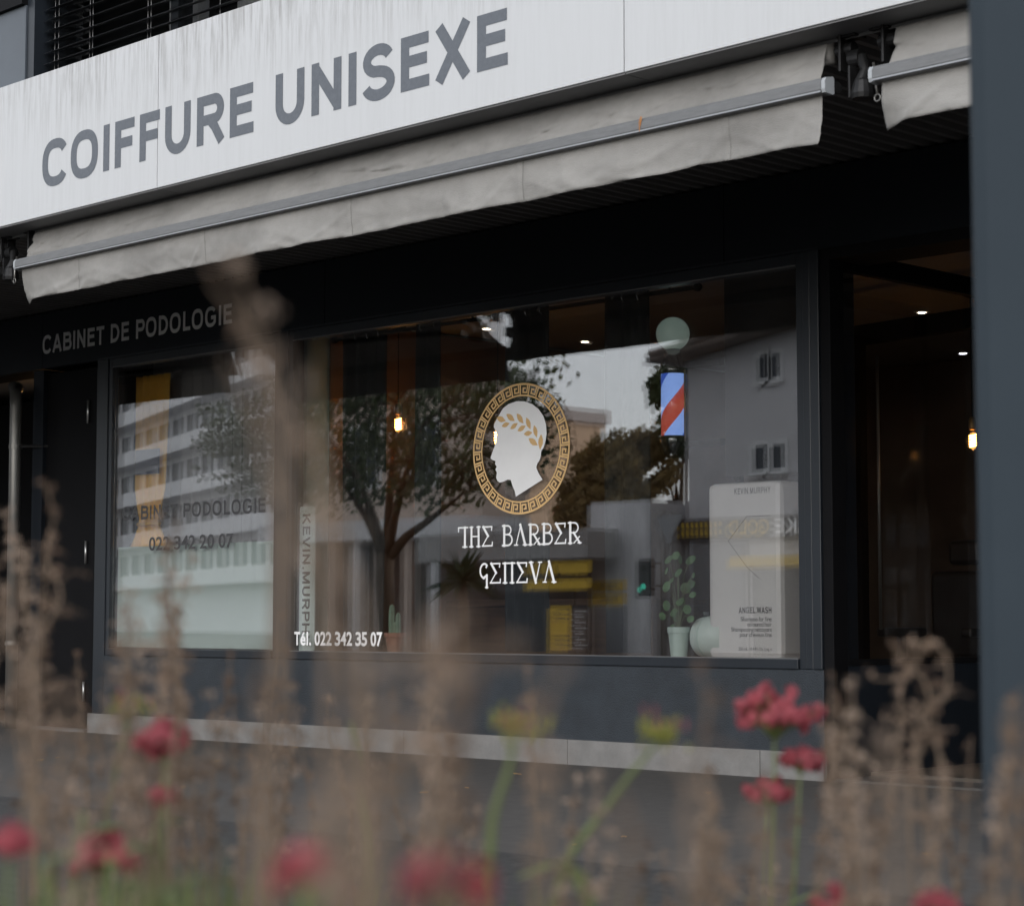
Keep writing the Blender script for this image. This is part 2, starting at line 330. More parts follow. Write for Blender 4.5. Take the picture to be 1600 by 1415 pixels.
# broad grotesque capitals drawn as even strokes (cap height 1)
def arc(cx, cy, rx, ry, a0, a1, n=10): return [(cx + rx*math.cos(R(a0+(a1-a0)*i/n)), cy + ry*math.sin(R(a0+(a1-a0)*i/n))) for i in range(n+1)]
T_ = .215; t2 = T_ / 2
def sarc(cx, cy, rx, ry, a0, a1, n=28, e=.80):
    r = []
    for i in range(n + 1):
        a = R(a0 + (a1 - a0) * i / n); c, s = math.cos(a), math.sin(a); r.append((cx + rx * math.copysign(abs(c) ** e, c), cy + ry * math.copysign(abs(s) ** e, s)))
    return r
def bowl(x0, x1, zt, zb): r = (zt - zb) / 2; return [(x0, zt), (x1 - r * .95, zt)] + arc(x1 - r * .95, (zt + zb) / 2, r * .95, r, 80, -80, 10) + [(x1 - r * .95, zb), (x0, zb)]
GG = {
 'I': (.30, [[(.15, 0), (.15, 1)]]), 'L': (.72, [[(.16, 1), (.16, t2), (.70, t2)]]),
 'E': (.82, [[(.76, 1 - t2), (.16, 1 - t2), (.16, t2), (.78, t2)], [(.16, .53), (.72, .53)]]),
 'F': (.76, [[(.73, 1 - t2), (.16, 1 - t2), (.16, 0)], [(.16, .51), (.66, .51)]]),
 'N': (.94, [[(.16, 0), (.16, 1)], [(.78, 0), (.78, 1)], [(.16, 1 - t2 * .9), (.78, t2 * .9)]]),
 'U': (.94, [[(.16, 1), (.16, .38)] + arc(.47, .38, .31, .31, 180, 360, 14) + [(.78, .38), (.78, 1)]]),
 'X': (.88, [[(.10, 0), (.78, 1)], [(.78, 0), (.10, 1)]]),
 'T': (.80, [[(.02, 1 - t2), (.78, 1 - t2)], [(.40, 1 - t2), (.40, 0)]]),
 'O': (1.06, [sarc(.51, .5, .39, .42, 0, 360, 36)]),
 'C': (.98, [sarc(.51, .5, .385, .42, 34, 326, 28)]),
 'G': (1.06, [sarc(.51, .5, .39, .42, 36, 318, 28) + [(.86, .24), (.86, .46), (.54, .46)]]),
 'S': (.88, [arc(.44, .715, .30, .205, 18, 90, 6) + arc(.44, .715, .30, .205, 100, 250, 10) + [(.44, .515)] + arc(.44, .29, .33, .215, 70, -90, 12) + arc(.44, .29, .33, .215, -100, -165, 6)]),
 'D': (.94, [[(.16, 0), (.16, 1)], [(.16, 1 - t2), (.40, 1 - t2)] + arc(.40, .5, .40, .5 - t2, 85, -85, 16) + [(.40, t2), (.16, t2)]]),
 'P': (.86, [[(.16, 0), (.16, 1)], bowl(.16, .78, 1 - t2, .46)]),
 'R': (.94, [[(.16, 0), (.16, 1)], bowl(.16, .80, 1 - t2, .49), [(.48, .47), (.62, .33), (.84, 0)]]),
 'B': (.92, [[(.16, 0), (.16, 1)], bowl(.16, .76, 1 - t2, .53), bowl(.16, .82, .53, t2)]),
 'A': (.94, [[(.08, 0), (.47, 1 - .03)], [(.86, 0), (.47, 1 - .03)], [(.22, .30), (.72, .30)]]),
 'K': (.92, [[(.16, 0), (.16, 1)], [(.80, 1), (.18, .38)], [(.36, .56), (.84, 0)]]),
 'V': (.88, [[(.08, 1), (.44, .04)], [(.80, 1), (.44, .04)]]),
 'M': (1.10, [[(.16, 0), (.16, 1)], [(.94, 0), (.94, 1)], [(.18, .96), (.55, .06)], [(.92, .96), (.55, .06)]]),
 'H': (.94, [[(.16, 0), (.16, 1)], [(.78, 0), (.78, 1)], [(.16, .53), (.78, .53)]]),
 'Y': (.88, [[(.08, 1), (.44, .44)], [(.80, 1), (.44, .44)], [(.44, .48), (.44, 0)]]),
 'W': (1.24, [[(.06, 1), (.32, .03)], [(.62, .97), (.32, .03)], [(.62, .97), (.92, .03)], [(1.18, 1), (.92, .03)]]),
 '.': (.30, [[(.15, 0), (.15, .18)]]),
 ' ': (.36, [])}
def ribbon(m, pts, wd, y, sx, ox, oz, cap):
    """flat mitred ribbon along a centre line, butt ends"""
    P_ = [Vector(p) for p in pts]; P_ = [p for i, p in enumerate(P_) if i == 0 or (p - P_[i - 1]).length > 1e-4]; n = len(P_); closed = (P_[0] - P_[-1]).length < 1e-5
    if closed: P_ = P_[:-1]; n -= 1
    L_ = []
    for i in range(n):
        a = P_[(i - 1) % n] if (closed or i > 0) else None; b_ = P_[(i + 1) % n] if (closed or i < n - 1) else None
        d0 = (P_[i] - a).normalized() if a is not None else None; d1 = (b_ - P_[i]).normalized() if b_ is not None else None
        d = ((d0 or d1) + (d1 or d0)); d = d.normalized() if d.length > 1e-6 else d1
        nrm = Vector((-d.y, d.x)); k = 1.0 if (d0 is None or d1 is None) else 1 / max(.35, nrm.dot(Vector((-d1.y, d1.x))))
        L_.append((P_[i] + nrm * wd / 2 * k, P_[i] - nrm * wd / 2 * k))
    q = lambda p: (ox + p.x * sx, y, oz + p.y * cap)
    vs = [q(p) for pr in L_ for p in pr]; fs = [(2*i, 2*i+1, (2*i+3) % (2*n), (2*i+2) % (2*n)) for i in range(n if closed else n - 1)]
    m.add(vs, fs)
def grotesque(text, x0, x1, z0, cap, y, mt, par, wt=T_, to3=None):
    tot = sum(GG[c][0] for c in text) + .10 * (len(text) - 1); k = (x1 - x0) / tot; x = x0
    for c in text:
        if c != ' ':
            m = MB()
            for q, pl in enumerate(GG[c][1]): ribbon(m, pl, wt, y - .0002 * q, k, x, z0, cap)
            if to3: m.v = [to3(*p) for p in m.v]
            m.build('letter', mt, par, recalc=False)
        x += (GG[c][0] + .10) * k
grotesque('COIFFURE UNISEXE', -1.745, 2.085, 3.292, .262, -2.1012, M_text, SG)
# lettering on the fascia
grotesque('CABINET DE PODOLOGIE', -5.03, -2.68, 2.812, .138, -.0012, M_lgrey, B, .195)

# ---------------------------------------------------------------- shop windows
def pane_pair(par, x0, x1, z0, z1, rz, rx, name='pane'):
    o = bx(name, M_glass, par, x0, x1, .03, .036, z0, z1)
    cx, cz = (x0 + x1) / 2, (z0 + z1) / 2
    me = MB().box(x0 - cx, x1 - cx, -.003, .003, z0 - cz, z1 - cz).mesh('pane'); me.materials.append(M_glass)
    o = link(name, me, par); o.location = (cx, .058, cz); o.rotation_euler = (R(rx), 0, R(rz)); return o
def frame(x0, x1, z0, z1, t=.045, tb=.05):
    m = MB()
    m.box(x0 - t, x0, 0.004, .10, z0 - tb, z1 + .06).box(x1, x1 + t, 0.004, .10, z0 - tb, z1 + .06)
    m.box(x0, x1, 0.004, .10, z1, z1 + .06).box(x0, x1, -.012, .12, z0 - tb, z0)
    return m
W1 = frame(-2.035, 2.072, .606, 2.638).build('shop_window', M_frame, B, bevel=.003)
tag(W1, 'wide main window with round gold and white emblem')
bx('glazing_bead', M_alu, W1, -2.035, 2.072, .001, .006, 2.630, 2.636); bx('glazing_bead', M_alu, W1, -2.035, 2.072, -.010, .02, .607, .611)
pane_pair(W1, -2.034, 2.071, .612, 2.629, .11, -.08)
W2 = frame(-4.10, -2.222, .606, 2.638).build('shop_window', M_frame, B, bevel=.003)
tag(W2, 'left window with dark lettering and frosted lower half')
bx('glazing_bead', M_alu, W2, -4.10, -2.222, .001, .006, 2.630, 2.636)
pane_pair(W2, -4.099, -2.223, .607, 2.629, -.13, .07)
bx('mullion', M_frame, B, -2.176, -2.081, 0.0, .14, .556, 2.70, .004)
bx('left_jamb', M_frame, B, -4.285, -4.147, -.004, .14, .14, 2.70, .004)
bx('right_post', M_frame, B, 2.119, 2.165, -.006, .3, .556, 2.70, .004)
bx('right_post', M_frame, B, 2.168, 2.225, -.012, .3, .556, 2.70, .004)
bx('right_post', M_black, B, 2.227, 2.29, .0, .12, .0, 2.70, .004)
bx('head_rail', M_frame, B, -4.28, 2.22, -.004, .05, 2.699, 2.712)

# ring of the emblem: two hoops and a key pattern between them
RC = (.04, 1.803); RX, RZ = .398, .384
def ringpt(a, r): return (RC[0] + RX * r * math.cos(a), RC[1] + RZ * r * math.sin(a))
def stroke(m, pts, wd, y, closed=False):
    n = len(pts)
    for i in range(n if closed else n - 1):
        p, q = Vector(pts[i]), Vector(pts[(i + 1) % n]); d = (q - p)
        if d.length < 1e-6: continue
        d.normalize(); t = Vector((-d.y, d.x)) * wd / 2; p = p - d * wd * .48; q = q + d * wd * .48; yy = y - .00002 * (i % 7)
        m.add([(p.x + t.x, yy, p.y + t.y), (p.x - t.x, yy, p.y - t.y), (q.x - t.x, yy, q.y - t.y), (q.x + t.x, yy, q.y + t.y)], [(0, 1, 2, 3)])
YD = .0288
ring = MB()
for r0, r1 in ((.972, 1.0), (.80, .825)):
    N = 120
    ring.add([(*[(lambda p: (p[0], YD, p[1]))(ringpt(2*math.pi*i/N, r))][0],) for r in (r0, r1) for i in range(N)], [(i, (i+1) % N, N + (i+1) % N, N + i) for i in range(N)])
ring = ring.build('emblem_ring', M_gold, W1, recalc=False)
K = 32
key = [(0, 0), (0, 1), (.80, 1), (.80, .27), (.34, .27), (.34, .64), (.56, .64)]
for i in range(K):
    m = MB(); pts = []
    for (s_, r) in key: pts.append(ringpt(math.pi / 2 - 2 * math.pi * (i + s_) / K, .812 + .172 * r))
    stroke(m, pts, .0105, YD - .0003); m.build('key_pattern', M_gold, W1, recalc=False)
HEAD = [(-0.138, 2.011), (-0.105, 2.049), (-0.059, 2.071), (0.007, 2.083), (0.072, 2.078), (0.137, 2.057), (0.188, 2.025), (0.227, 1.981), (0.248, 1.934), (0.254, 1.879), (0.245, 1.833), (0.229, 1.798), (0.211, 1.78), (0.207, 1.753), (0.197, 1.726), (0.179, 1.709), (0.169, 1.686), (0.188, 1.653), (0.22, 1.613), (0.003, 1.524), (-0.006, 1.557), (-0.026, 1.59), (-0.039, 1.623), (-0.065, 1.627), (-0.098, 1.617), (-0.131, 1.612), (-0.151, 1.624), (-0.161, 1.643), (-0.155, 1.671), (-0.167, 1.692), (-0.157, 1.708), (-0.17, 1.723), (-0.167, 1.741), (-0.191, 1.749), (-0.209, 1.76), (-0.198, 1.785), (-0.178, 1.822), (-0.162, 1.858), (-0.155, 1.895), (-0.162, 1.919), (-0.181, 1.942), (-0.178, 1.962), (-0.158, 1.989)]
LEAVES = [((-0.081, 1.973), (-0.158, 1.999)), ((-0.006, 1.968), (-0.075, 2.013)), ((0.066, 1.948), (0.011, 2.01)), ((0.124, 1.91), (0.089, 1.982)), ((0.175, 1.858), (0.152, 1.933)), ((0.201, 1.786), (0.21, 1.877)), ((-0.048, 1.958), (-0.114, 1.944)), ((0.02, 1.954), (-0.043, 1.924)), ((0.085, 1.934), (0.017, 1.908)), ((0.139, 1.891), (0.069, 1.886)), ((0.182, 1.814), (0.108, 1.858))]
m = MB(); m.add([(x, YD, z) for x, z in HEAD], [tuple(range(len(HEAD)))]); m.build('emblem_head', M_white, W1)
for (a, b_) in LEAVES:
    a, b_ = Vector(a), Vector(b_); d = b_ - a; L = d.length; d.normalize(); t = Vector((-d.y, d.x))
    pr = [(0, 0), (.18, .10), (.42, .21), (.68, .19), (.88, .09), (1, 0)]
    pts = [a + d * L * p + t * L * q for p, q in pr] + [a + d * L * p - t * L * q for p, q in reversed(pr[1:-1])]
    MB().add([(p.x, YD - .0004, p.y) for p in pts], [tuple(range(len(pts)))]).build('laurel_leaf', M_gold, W1)

# name under the emblem: narrow display capitals with small serifs
def arc(cx, cy, rx, ry, a0, a1, n=10): return [(cx + rx*math.cos(R(a0+(a1-a0)*i/n)), cy + ry*math.sin(R(a0+(a1-a0)*i/n))) for i in range(n+1)]
SE = .10
GK = {  # glyph -> (advance, [(polyline, stroke weight)])
 'T': (.66, [([(.02,.80),(.02,.97),(.62,.97)], .07), ([(.44,.97),(.44,.03)], .13), ([(.30,.03),(.58,.03)], .06)]),
 'H': (.74, [([(.14,.97),(.14,.03)], .12), ([(.60,.97),(.60,.03)], .12), ([(.14,.52),(.60,.52)], .06), ([(.03,.97),(.25,.97)], .06), ([(.03,.03),(.25,.03)], .06), ([(.49,.97),(.71,.97)], .06), ([(.49,.03),(.71,.03)], .06)]),
 'S': (.74, [([(.62,.80),(.64,.96),(.06,.96)], .07), ([(.10,.96),(.40,.52)], .12), ([(.40,.52),(.06,.05)], .06), ([(.04,.04),(.66,.04),(.68,.20)], .07)]),
 'B': (.70, [([(.14,.97),(.14,.03)], .13), ([(.03,.97),(.34,.97)] + arc(.34,.76,.22,.21,90,-90) + [(.14,.55)], .07), ([(.36,.55)] + arc(.36,.29,.27,.26,90,-90) + [(.03,.03)], .08)]),
 'L': (.80, [([(.12,.03),(.40,.98)], .06), ([(.38,.98),(.68,.03)], .13), ([(.02,.03),(.22,.03)], .06), ([(.56,.03),(.80,.03)], .06)]),
 'R': (.76, [([(.14,.97),(.14,.03)], .13), ([(.03,.97),(.36,.97)] + arc(.36,.74,.24,.23,90,-90) + [(.14,.51)], .07), ([(.34,.51),(.70,.03)], .10), ([(.68,.32),(.36,.03)], .06), ([(.03,.03),(.25,.03)], .06), ([(.60,.03),(.78,.03)], .06)]),
 'G': (.62, [([(.46,.80)] + arc(.34,.62,.26,.34,50,270,14), .09), ([(.30,.28),(.50,.40),(.50,-.18)], .11), ([(.40,-.18),(.58,-.18)], .05)]),
 'P': (.80, [([(.03,.96),(.77,.96)], .07), ([(.17,.96),(.17,.03)], .12), ([(.61,.96),(.61,.03)], .12), ([(.05,.03),(.29,.03)], .06), ([(.49,.03),(.73,.03)], .06)]),
 'V': (.76, [([(.10,.97),(.40,.02)], .13), ([(.40,.02),(.66,.97)], .06), ([(.0,.97),(.24,.97)], .06), ([(.56,.97),(.76,.97)], .06)]),
 ' ': (.42, [])}
def display_line(text, x0, x1, z0, cap):
    tot = sum(GK[c][0] for c in text) + .06 * len(text); k = (x1 - x0) / tot; x = x0
    for c in text:
        if c != ' ':
            m = MB()
            for q, (pl, wd) in enumerate(GK[c][1]):
                stroke(m, [(x + p * k, z0 + r * cap) for p, r in pl], wd * cap * 1.12, YD - .0002 * q)
            m.build('letter', M_white, W1, recalc=False)
        x += (GK[c][0] + .06) * k
display_line('THS BLRBSR', -.485, .53, 1.238, .122)
display_line('GSPSVL', -.305, .335, 1.020, .122)
for c, v, f in letters('Tél. 022 342 35 07', -2.03, -1.165, .648, .083, .028, .95): flat('digit' if c.isdigit() else 'letter', [(v, f)], YD, M_white, W1)
grotesque('CABINET PODOLOGIE', -3.99, -2.335, 1.517, .100, YD, M_dgrey, W2, .18)
for c, v, f in letters('022 342 20 07', -3.66, -2.68, 1.298, .092, .02, .9): flat('digit', [(v, f)], YD, M_dgrey, W2)

# ---------------------------------------------------------------- left entrance, drain pipe
bx('side_door', M_black, B, -5.0, -4.29, .03, .09, .02, 2.66, .004)
ld = [o for o in B.children if o.name.startswith('side_door')][0]
for z0, z1 in ((2.25, 2.42), (1.22, 1.385), (.22, .36)):
    MB().tube([(-4.43, .018, z0), (-4.43, .018, z1)], .009, 10).build('hinge', mat('hinge_steel', (.5, .5, .5), .35, .9), ld, smooth=True)
bx('door_threshold', M_alu, B, -5.0, -4.32, -.05, .2, .0, .022)
bx('recess_wall', M_navy, B, -5.14, -5.003, .0, .3, 0, 2.69)
bx('recess_wall', mat('blue_grey_panel', (.05, .058, .068), .5), B, -5.42, -5.15, .45, .5, 0, 2.69)
bx('recess_wall', M_black, B, -9, -5.43, 1.2, 1.25, 0, 2.69)
bx('recess_wall', M_black, B, -5.43, -5.38, .5, 1.2, 0, 2.69)
P = thing('drain_pipe', (-5.21, -.1, 0), 'grey metal drain pipe running down beside the left entrance', 'pipe')
MB().tube([(-5.62, .12, 2.62), (-5.40, .02, 2.585), (-5.30, -.06, 2.55), (-5.245, -.09, 2.50), (-5.225, -.1, 2.42), (-5.215, -.1, 0.0)], .045, 16).build('pipe', M_pipe, P, smooth=True)
for zz in (2.1, .62):
    MB().tube([(-5.217, -.1, zz), (-5.217, -.1, zz + .03)], .053, 16).build('clamp', M_pipe, P)
MB().tube([(-5.17, -.1, 2.115), (-4.98, .04, 2.115)], .012, 8).build('bracket', M_steel, P)
L0 = thing('wall_lamp', (-6.35, .9, 2.5), 'small lit warm lamp in the dark entrance behind the drain pipe', 'lamp')
MB().box(-6.44, -6.32, .93, 1.2, 2.62, 2.66).build('housing', M_steel, L0)
MB().lathe([(.03, 0), (.045, .03), (.045, .06), (.03, .09)], (-6.38, .98, 2.53), 12).build('bulb', emis('warm_bulb', (1, .55, .2), 9), L0)

# ---------------------------------------------------------------- glazed entrance on the right
sd = MB().box(2.24, 2.29, .121, 1.5, 2.60, 2.70).box(2.24, 2.29, .121, 1.5, .575, .605).box(2.24, 2.29, 1.42, 1.5, .605, 2.60).build('entrance_side_window', M_black, B)
bx('pane', M_glass, sd, 2.262, 2.268, .121, 1.42, .606, 2.599)
bx('side_plinth', M_navy, sd, 2.24, 2.285, .121, 1.5, .0, .574)
bx('entrance_ceiling', mat('entrance_ceiling', (.42, .42, .43), .8), B, 2.24, 4.6, .31, 1.5, 2.90, 2.96)
bx('entrance_beam', M_black, B, 2.291, 4.6, .0, .30, 2.64, 2.699)
bx('right_wall', M_navy, B, 4.6, 9, .0, .3, 0, 2.699)
ed = MB().box(2.3, 2.38, 1.45, 1.5, .02, 2.88).box(4.5, 4.58, 1.45, 1.5, .02, 2.88).box(2.38, 4.5, 1.45, 1.5, 2.80, 2.88).box(2.38, 4.5, 1.45, 1.5, .02, .12).box(3.4, 3.48, 1.45, 1.5, .12, 2.80).build('entrance_door', M_black, B)
bx('pane', M_glass, ed, 3.48, 4.5, 1.47, 1.476, .12, 2.80)
# the left leaf stands open into the shop
lf = MB().box(3.34, 3.39, 1.52, 1.59, .03, 2.78).box(3.34, 3.39, 2.45, 2.52, .03, 2.78).box(3.34, 3.39, 1.59, 2.45, 2.70, 2.78).box(3.34, 3.39, 1.59, 2.45, .03, .12).build('door_leaf', M_black, B)
bx('pane', M_glass, lf, 3.362, 3.368, 1.59, 2.45, .12, 2.70)
for xx in (3.55,): MB().tube([(xx, 1.40, .8), (xx, 1.40, 2.0)], .016, 12).build('handle', M_pipe, ed, smooth=True)
bx('entrance_floor', mat('entrance_tile', (.06, .058, .056), .6, var=.2, scale=6), B, 2.24, 4.6, .0, 1.5, .001, .012)

# ---------------------------------------------------------------- interior of the shop
M_ceil = mat('ceiling_plaster', (.33, .315, .30), .9, var=.08, scale=2)
M_copper = mat('copper_wall', (.14, .08, .048), .6, var=.25, scale=3)
M_mint = mat('mint_paint', (.46, .58, .53), .6, var=.05, scale=4)
M_dark = mat('charcoal_cloth', (.020, .024, .026), .9, var=.2, scale=6)
M_wood = mat('dark_wood', (.10, .06, .035), .55, var=.35, scale=6, stretch=(.4, 6, 6))
M_brown = mat('brown_wall', (.10, .07, .05), .8, var=.2, scale=1.5)
bx('shop_floor', mat('shop_floor', (.07, .06, .05), .4, var=.2, scale=3), B, -9, 9, .31, 6.5, .0, .03)
bx('shop_ceiling', M_ceil, B, -2.06, 4.6, .302, 6.4, 2.82, 2.88)
bx('shop_ceiling', M_ceil, B, -9, -2.162, .302, 6.4, 2.82, 2.88)
pw = bx('partition_wall', M_mint, B, -2.16, -2.066, .15, 6.4, .03, 2.81)
bx('wall_panel', M_copper, pw, -2.064, -2.05, .34, 6.3, .03, 2.80)
bx('inner_wall', M_brown, B, -2.05, 4.6, 5.2, 5.3, .03, 2.81)
bx('inner_wall', M_brown, B, -9, -2.17, 2.4, 2.5, .03, 2.81)
bx('inner_wall', M_brown, B, 4.601, 4.7, 1.5, 6.4, .03, 2.81)
bx('inner_wall', M_black, B, -4.32, -4.27, .15, 2.4, .03, 2.81)
sill = bx('window_sill', mat('sill_oak', (.22, .16, .11), .5, var=.3, scale=5, stretch=(.5, 6, 6)), B, -2.05, 2.2, .125, .72, .555, .595, .004)
bx('window_sill', MATS['sill_oak'], B, -4.2, -2.17, .125, .5, .555, .595, .004)
bx('sill_cladding', M_brown, B, -4.2, 2.2, .252, .30, .03, .55)
# frosted film on the lower half of the left pane, sheer curtain behind it
bx('frosted_film', glass('frosted_film', .02, (.7, .8, .78), .82, (.60, .72, .67)), W2, -4.095, -2.228, .072, .0735, .615, 1.33)
def pleat(x0, x1, y, z0, z1, folds, amp, taper=0.0, seed=0, nv=8):
    def f(u, v):
        k = 1 + taper * (1 - v); cx = (x0 + x1) / 2; h = (x1 - x0) / 2
        a = u * folds * 2 * math.pi + seed + .5 * math.sin(u * 9 + seed)
        return (cx + (u * 2 - 1) * h * k, y + amp * (.6 + .4 * math.sin(u * 5 + seed)) * math.sin(a + .4 * math.sin(v * 3)), z0 + (z1 - z0) * v)
    return MB().grid(f, int(folds * 10), nv)
def curtain(x0, x1, label, folds, rod_z=2.668, z0=.62, m=None, name='curtain', group='dark curtains on the window rods', taper=-.12):
    t = thing(name, ((x0 + x1) / 2, .35, z0), label, 'curtain', group)
    pleat(x0, x1, .35, z0, rod_z + .045, folds, .035, taper, x0 * 3).build('drape', m or M_dark, t, smooth=True, solid=.004)
    n = max(2, int(folds))
    for i in range(n):
        xx = x0 + (x1 - x0) * (i + .5) / n; b = MB()
        b.tube([(xx, .35 + .028 * math.cos(a), rod_z + .028 * math.sin(a)) for a in [2 * math.pi * k / 14 for k in range(15)]], .005, 6, False)
        b.build('eyelet', mat('eyelet_chrome', (.6, .6, .6), .25, .9), t, smooth=True)
    return t
curtain(-1.96, -1.50, 'dark curtain nearest the copper wall, left end of the first rod', 4)
curtain(-1.22, -.96, 'narrow dark curtain at the right end of the first rod', 2.5, taper=0)
curtain(-.40, -.03, 'dark curtain at the left end of the second rod, above the emblem', 3, taper=0)
curtain(.40, .75, 'dark curtain on the second rod left of the mint globe', 3, taper=0)
def rod(x0, x1, label):
    t = thing('curtain_rod', ((x0 + x1) / 2, .35, 2.668), label, 'curtain rod', 'curtain rods')
    MB().tube([(x0, .35, 2.668), (x1, .35, 2.668)], .013, 10).build('rod', M_black, t, smooth=True)
    for xx, s_ in ((x0, -1), (x1, 1)):
        MB().tube([(xx, .35, 2.668), (xx + .012 * s_, .35, 2.668), (xx + .03 * s_, .35, 2.668), (xx + .05 * s_, .35, 2.668)], [.014, .024, .026, .012], 10).build('finial', M_black, t, smooth=True)
    for k in (.12, .88): MB().tube([(x0 + (x1 - x0) * k, .35, 2.668), (x0 + (x1 - x0) * k, .35, 2.82)], .007, 8).build('bracket', M_black, t)
rod(-2.0, -.52, 'black curtain rod over the left part of the main window'); rod(-.42, 1.10, 'black curtain rod over the emblem and mint globe')
t = thing('black_screen', (1.36, .66, .6), 'tall black panel beside the barber pole at the right end of the window', 'panel')
bx('board', mat('screen_black', (.012, .013, .014), .7, var=.2, scale=3), t, 1.06, 1.66, .66, .70, 1.62, 2.80, .004)
bx('post', M_black, t, 1.09, 1.13, .702, .74, .03, 2.80); bx('post', M_black, t, 1.59, 1.63, .702, .74, .03, 2.80)

def pendant(x, y, z, label, ztop=2.82, power=9, fil=26):
    t = thing('pendant_lamp', (x, y, ztop), label, 'lamp', 'pendant bulbs in the shop')
    MB().lathe([(.012, -.075), (.05, -.06), (.055, -.01), (.055, 0)], (x, y, ztop), 16).build('ceiling_cup', M_black, t, smooth=True)
    MB().tube([(x, y, ztop - .07), (x, y, z + .15)], .004, 6).build('cable', M_black, t)
    MB().lathe([(.021, .07), (.023, .085), (.022, .13), (.012, .15)], (x, y, z), 14).build('socket', mat('brass', (.35, .22, .08), .35, .8), t, smooth=True)
    MB().lathe([(.003, -.068), (.025, -.06), (.045, -.038), (.052, -.008), (.047, .02), (.032, .045), (.021, .07)], (x, y, z), 18).build('bulb_glass', glass('bulb_glass', .04, (1, .90, .72)), t, smooth=True)
    pts = [(x + .019 * math.cos(a * 1.0), y + .019 * math.sin(a * 1.0), z + .045 - .0026 * a) for a in [k * .5 for k in range(58)]]
    MB().tube(pts, .004, 5).build('filament', emis('filament', (1.0, .50, .13), fil), t)
    l = bpy.data.lights.new('bulb_light', 'POINT'); l.energy = power; l.color = (1, .64, .36); l.shadow_soft_size = .03
    o = bpy.data.objects.new('bulb_light', l); COL.objects.link(o); o.location = (x, y, z); adopt(o, t)
pendant(-1.777, .7, 2.105, 'lit bulb hanging against the copper wall left of the emblem', power=.16)
pendant(-.83, .7, 1.96, 'bulb hanging behind the laurel head of the emblem', power=.2)
pendant(1.715, 2.2, 1.873, 'lit coil bulb hanging inside the dark entrance', power=.15)
t = thing('wall_lamp', (-.54, 1.8, 2.2), 'small brass shaded lamp glowing left of the barber pole', 'lamp')
MB().lathe([(.11, 0), (.10, .012), (.05, .045), (.02, .06)], (-.54, 1.8, 2.10), 18).build('shade', mat('brass_shade', (.55, .33, .12), .4, .6), t, smooth=True)
MB().lathe([(.004, -.02), (.026, -.01), (.03, .01), (.02, .03)], (-.54, 1.8, 2.095), 12).build('bulb', emis('lamp_bulb', (1, .66, .32), 7), t, smooth=True)
MB().tube([(-.54, 1.8, 2.15), (-.54, 1.8, 2.82)], .006, 6).build('stem', M_black, t)
for i, (x, y, wh) in enumerate([(-1.672, 1.421, 0), (-1.648, 2.395, 0), (1.609, 1.386, 0), (-.08, 4.899, 1), (.9, 2.9, 0), (2.6, 3.6, 1)]):
    t = thing('downlight', (x, y, 2.82), ['small ceiling spot above the first curtain rod', 'small ceiling spot seen between the two middle curtains', 'small ceiling spot inside the glazed entrance', 'bright white ceiling spot deep inside behind the entrance', 'ceiling spot deeper inside the shop', 'ceiling spot over the back of the shop'][i], 'light', 'ceiling spots')
    MB().lathe([(.05, -.006), (.055, -.004), (.055, 0)], (x, y, 2.82), 18).build('trim_ring', mat('spot_trim', (.5, .5, .5), .4, .4), t)
    MB().lathe([(.026, -.009), (.028, -.0065)], (x, y, 2.82), 16).build('lens', emis('spot_cool' if wh else 'spot_warm', (.85, .9, 1) if wh else (1, .84, .62), 7), t)
    l = bpy.data.lights.new('spot_light', 'SPOT'); l.energy = .85 if i < 2 else .07; l.color = (1, .86, .7); l.spot_size = R(110); l.shadow_soft_size = .03
    o = bpy.data.objects.new('spot_light', l); COL.objects.link(o); o.location = (x, y, 2.80); adopt(o, t)

# barber pole
BP = thing('barber_pole', (.725, .6, 1.70), 'lit barber pole with red white and blue stripes and mint globe on top', 'barber pole')
def pole_mat():
    m = bpy.data.materials.new('pole_stripes'); m.use_nodes = True; n = m.node_tree; b = n.nodes['Principled BSDF']
    t = n.nodes.new('ShaderNodeTexCoord'); s = n.nodes.new('ShaderNodeSeparateXYZ'); n.links.new(t.outputs['Object'], s.inputs['Vector'])
    a = n.nodes.new('ShaderNodeMath'); a.operation = 'ARCTAN2'; n.links.new(s.outputs['Y'], a.inputs[0]); n.links.new(s.outputs['X'], a.inputs[1])
    k = n.nodes.new('ShaderNodeMath'); k.operation = 'MULTIPLY_ADD'; k.inputs[1].default_value = -1 / (2 * math.pi); n.links.new(a.outputs[0], k.inputs[0])
    z = n.nodes.new('ShaderNodeMath'); z.operation = 'MULTIPLY_ADD'; z.inputs[1].default_value = 1.9; z.inputs[2].default_value = .062; n.links.new(s.outputs['Z'], z.inputs[0]); n.links.new(z.outputs[0], k.inputs[2])
    f = n.nodes.new('ShaderNodeMath'); f.operation = 'FRACT'; n.links.new(k.outputs[0], f.inputs[0])
    r = n.nodes.new('ShaderNodeValToRGB'); r.color_ramp.interpolation = 'CONSTANT'; e = r.color_ramp.elements
    e[0].position = 0; e[0].color = (.42, .07, .05, 1); e[1].position = .27; e[1].color = (.28, .45, .95, 1)
    q = e.new(.60); q.color = (.04, .10, .50, 1); q = e.new(.73); q.color = (.28, .45, .95, 1)
    n.links.new(f.outputs[0], r.inputs['Fac']); n.links.new(r.outputs['Color'], b.inputs['Base Color']); n.links.new(r.outputs['Color'], b.inputs['Emission Color']); b.inputs['Emission Strength'].default_value = .55
    return m
me = MB().lathe([(.071, -.18), (.071, .18)], (0, 0, 0), 40).mesh('striped_cylinder'); me.materials.append(pole_mat()); me.shade_smooth()
o = link('striped_cylinder', me, BP); o.location = (.725, .6, 2.05)
M_chr = mat('chrome', (.25, .26, .27), .2, .95)
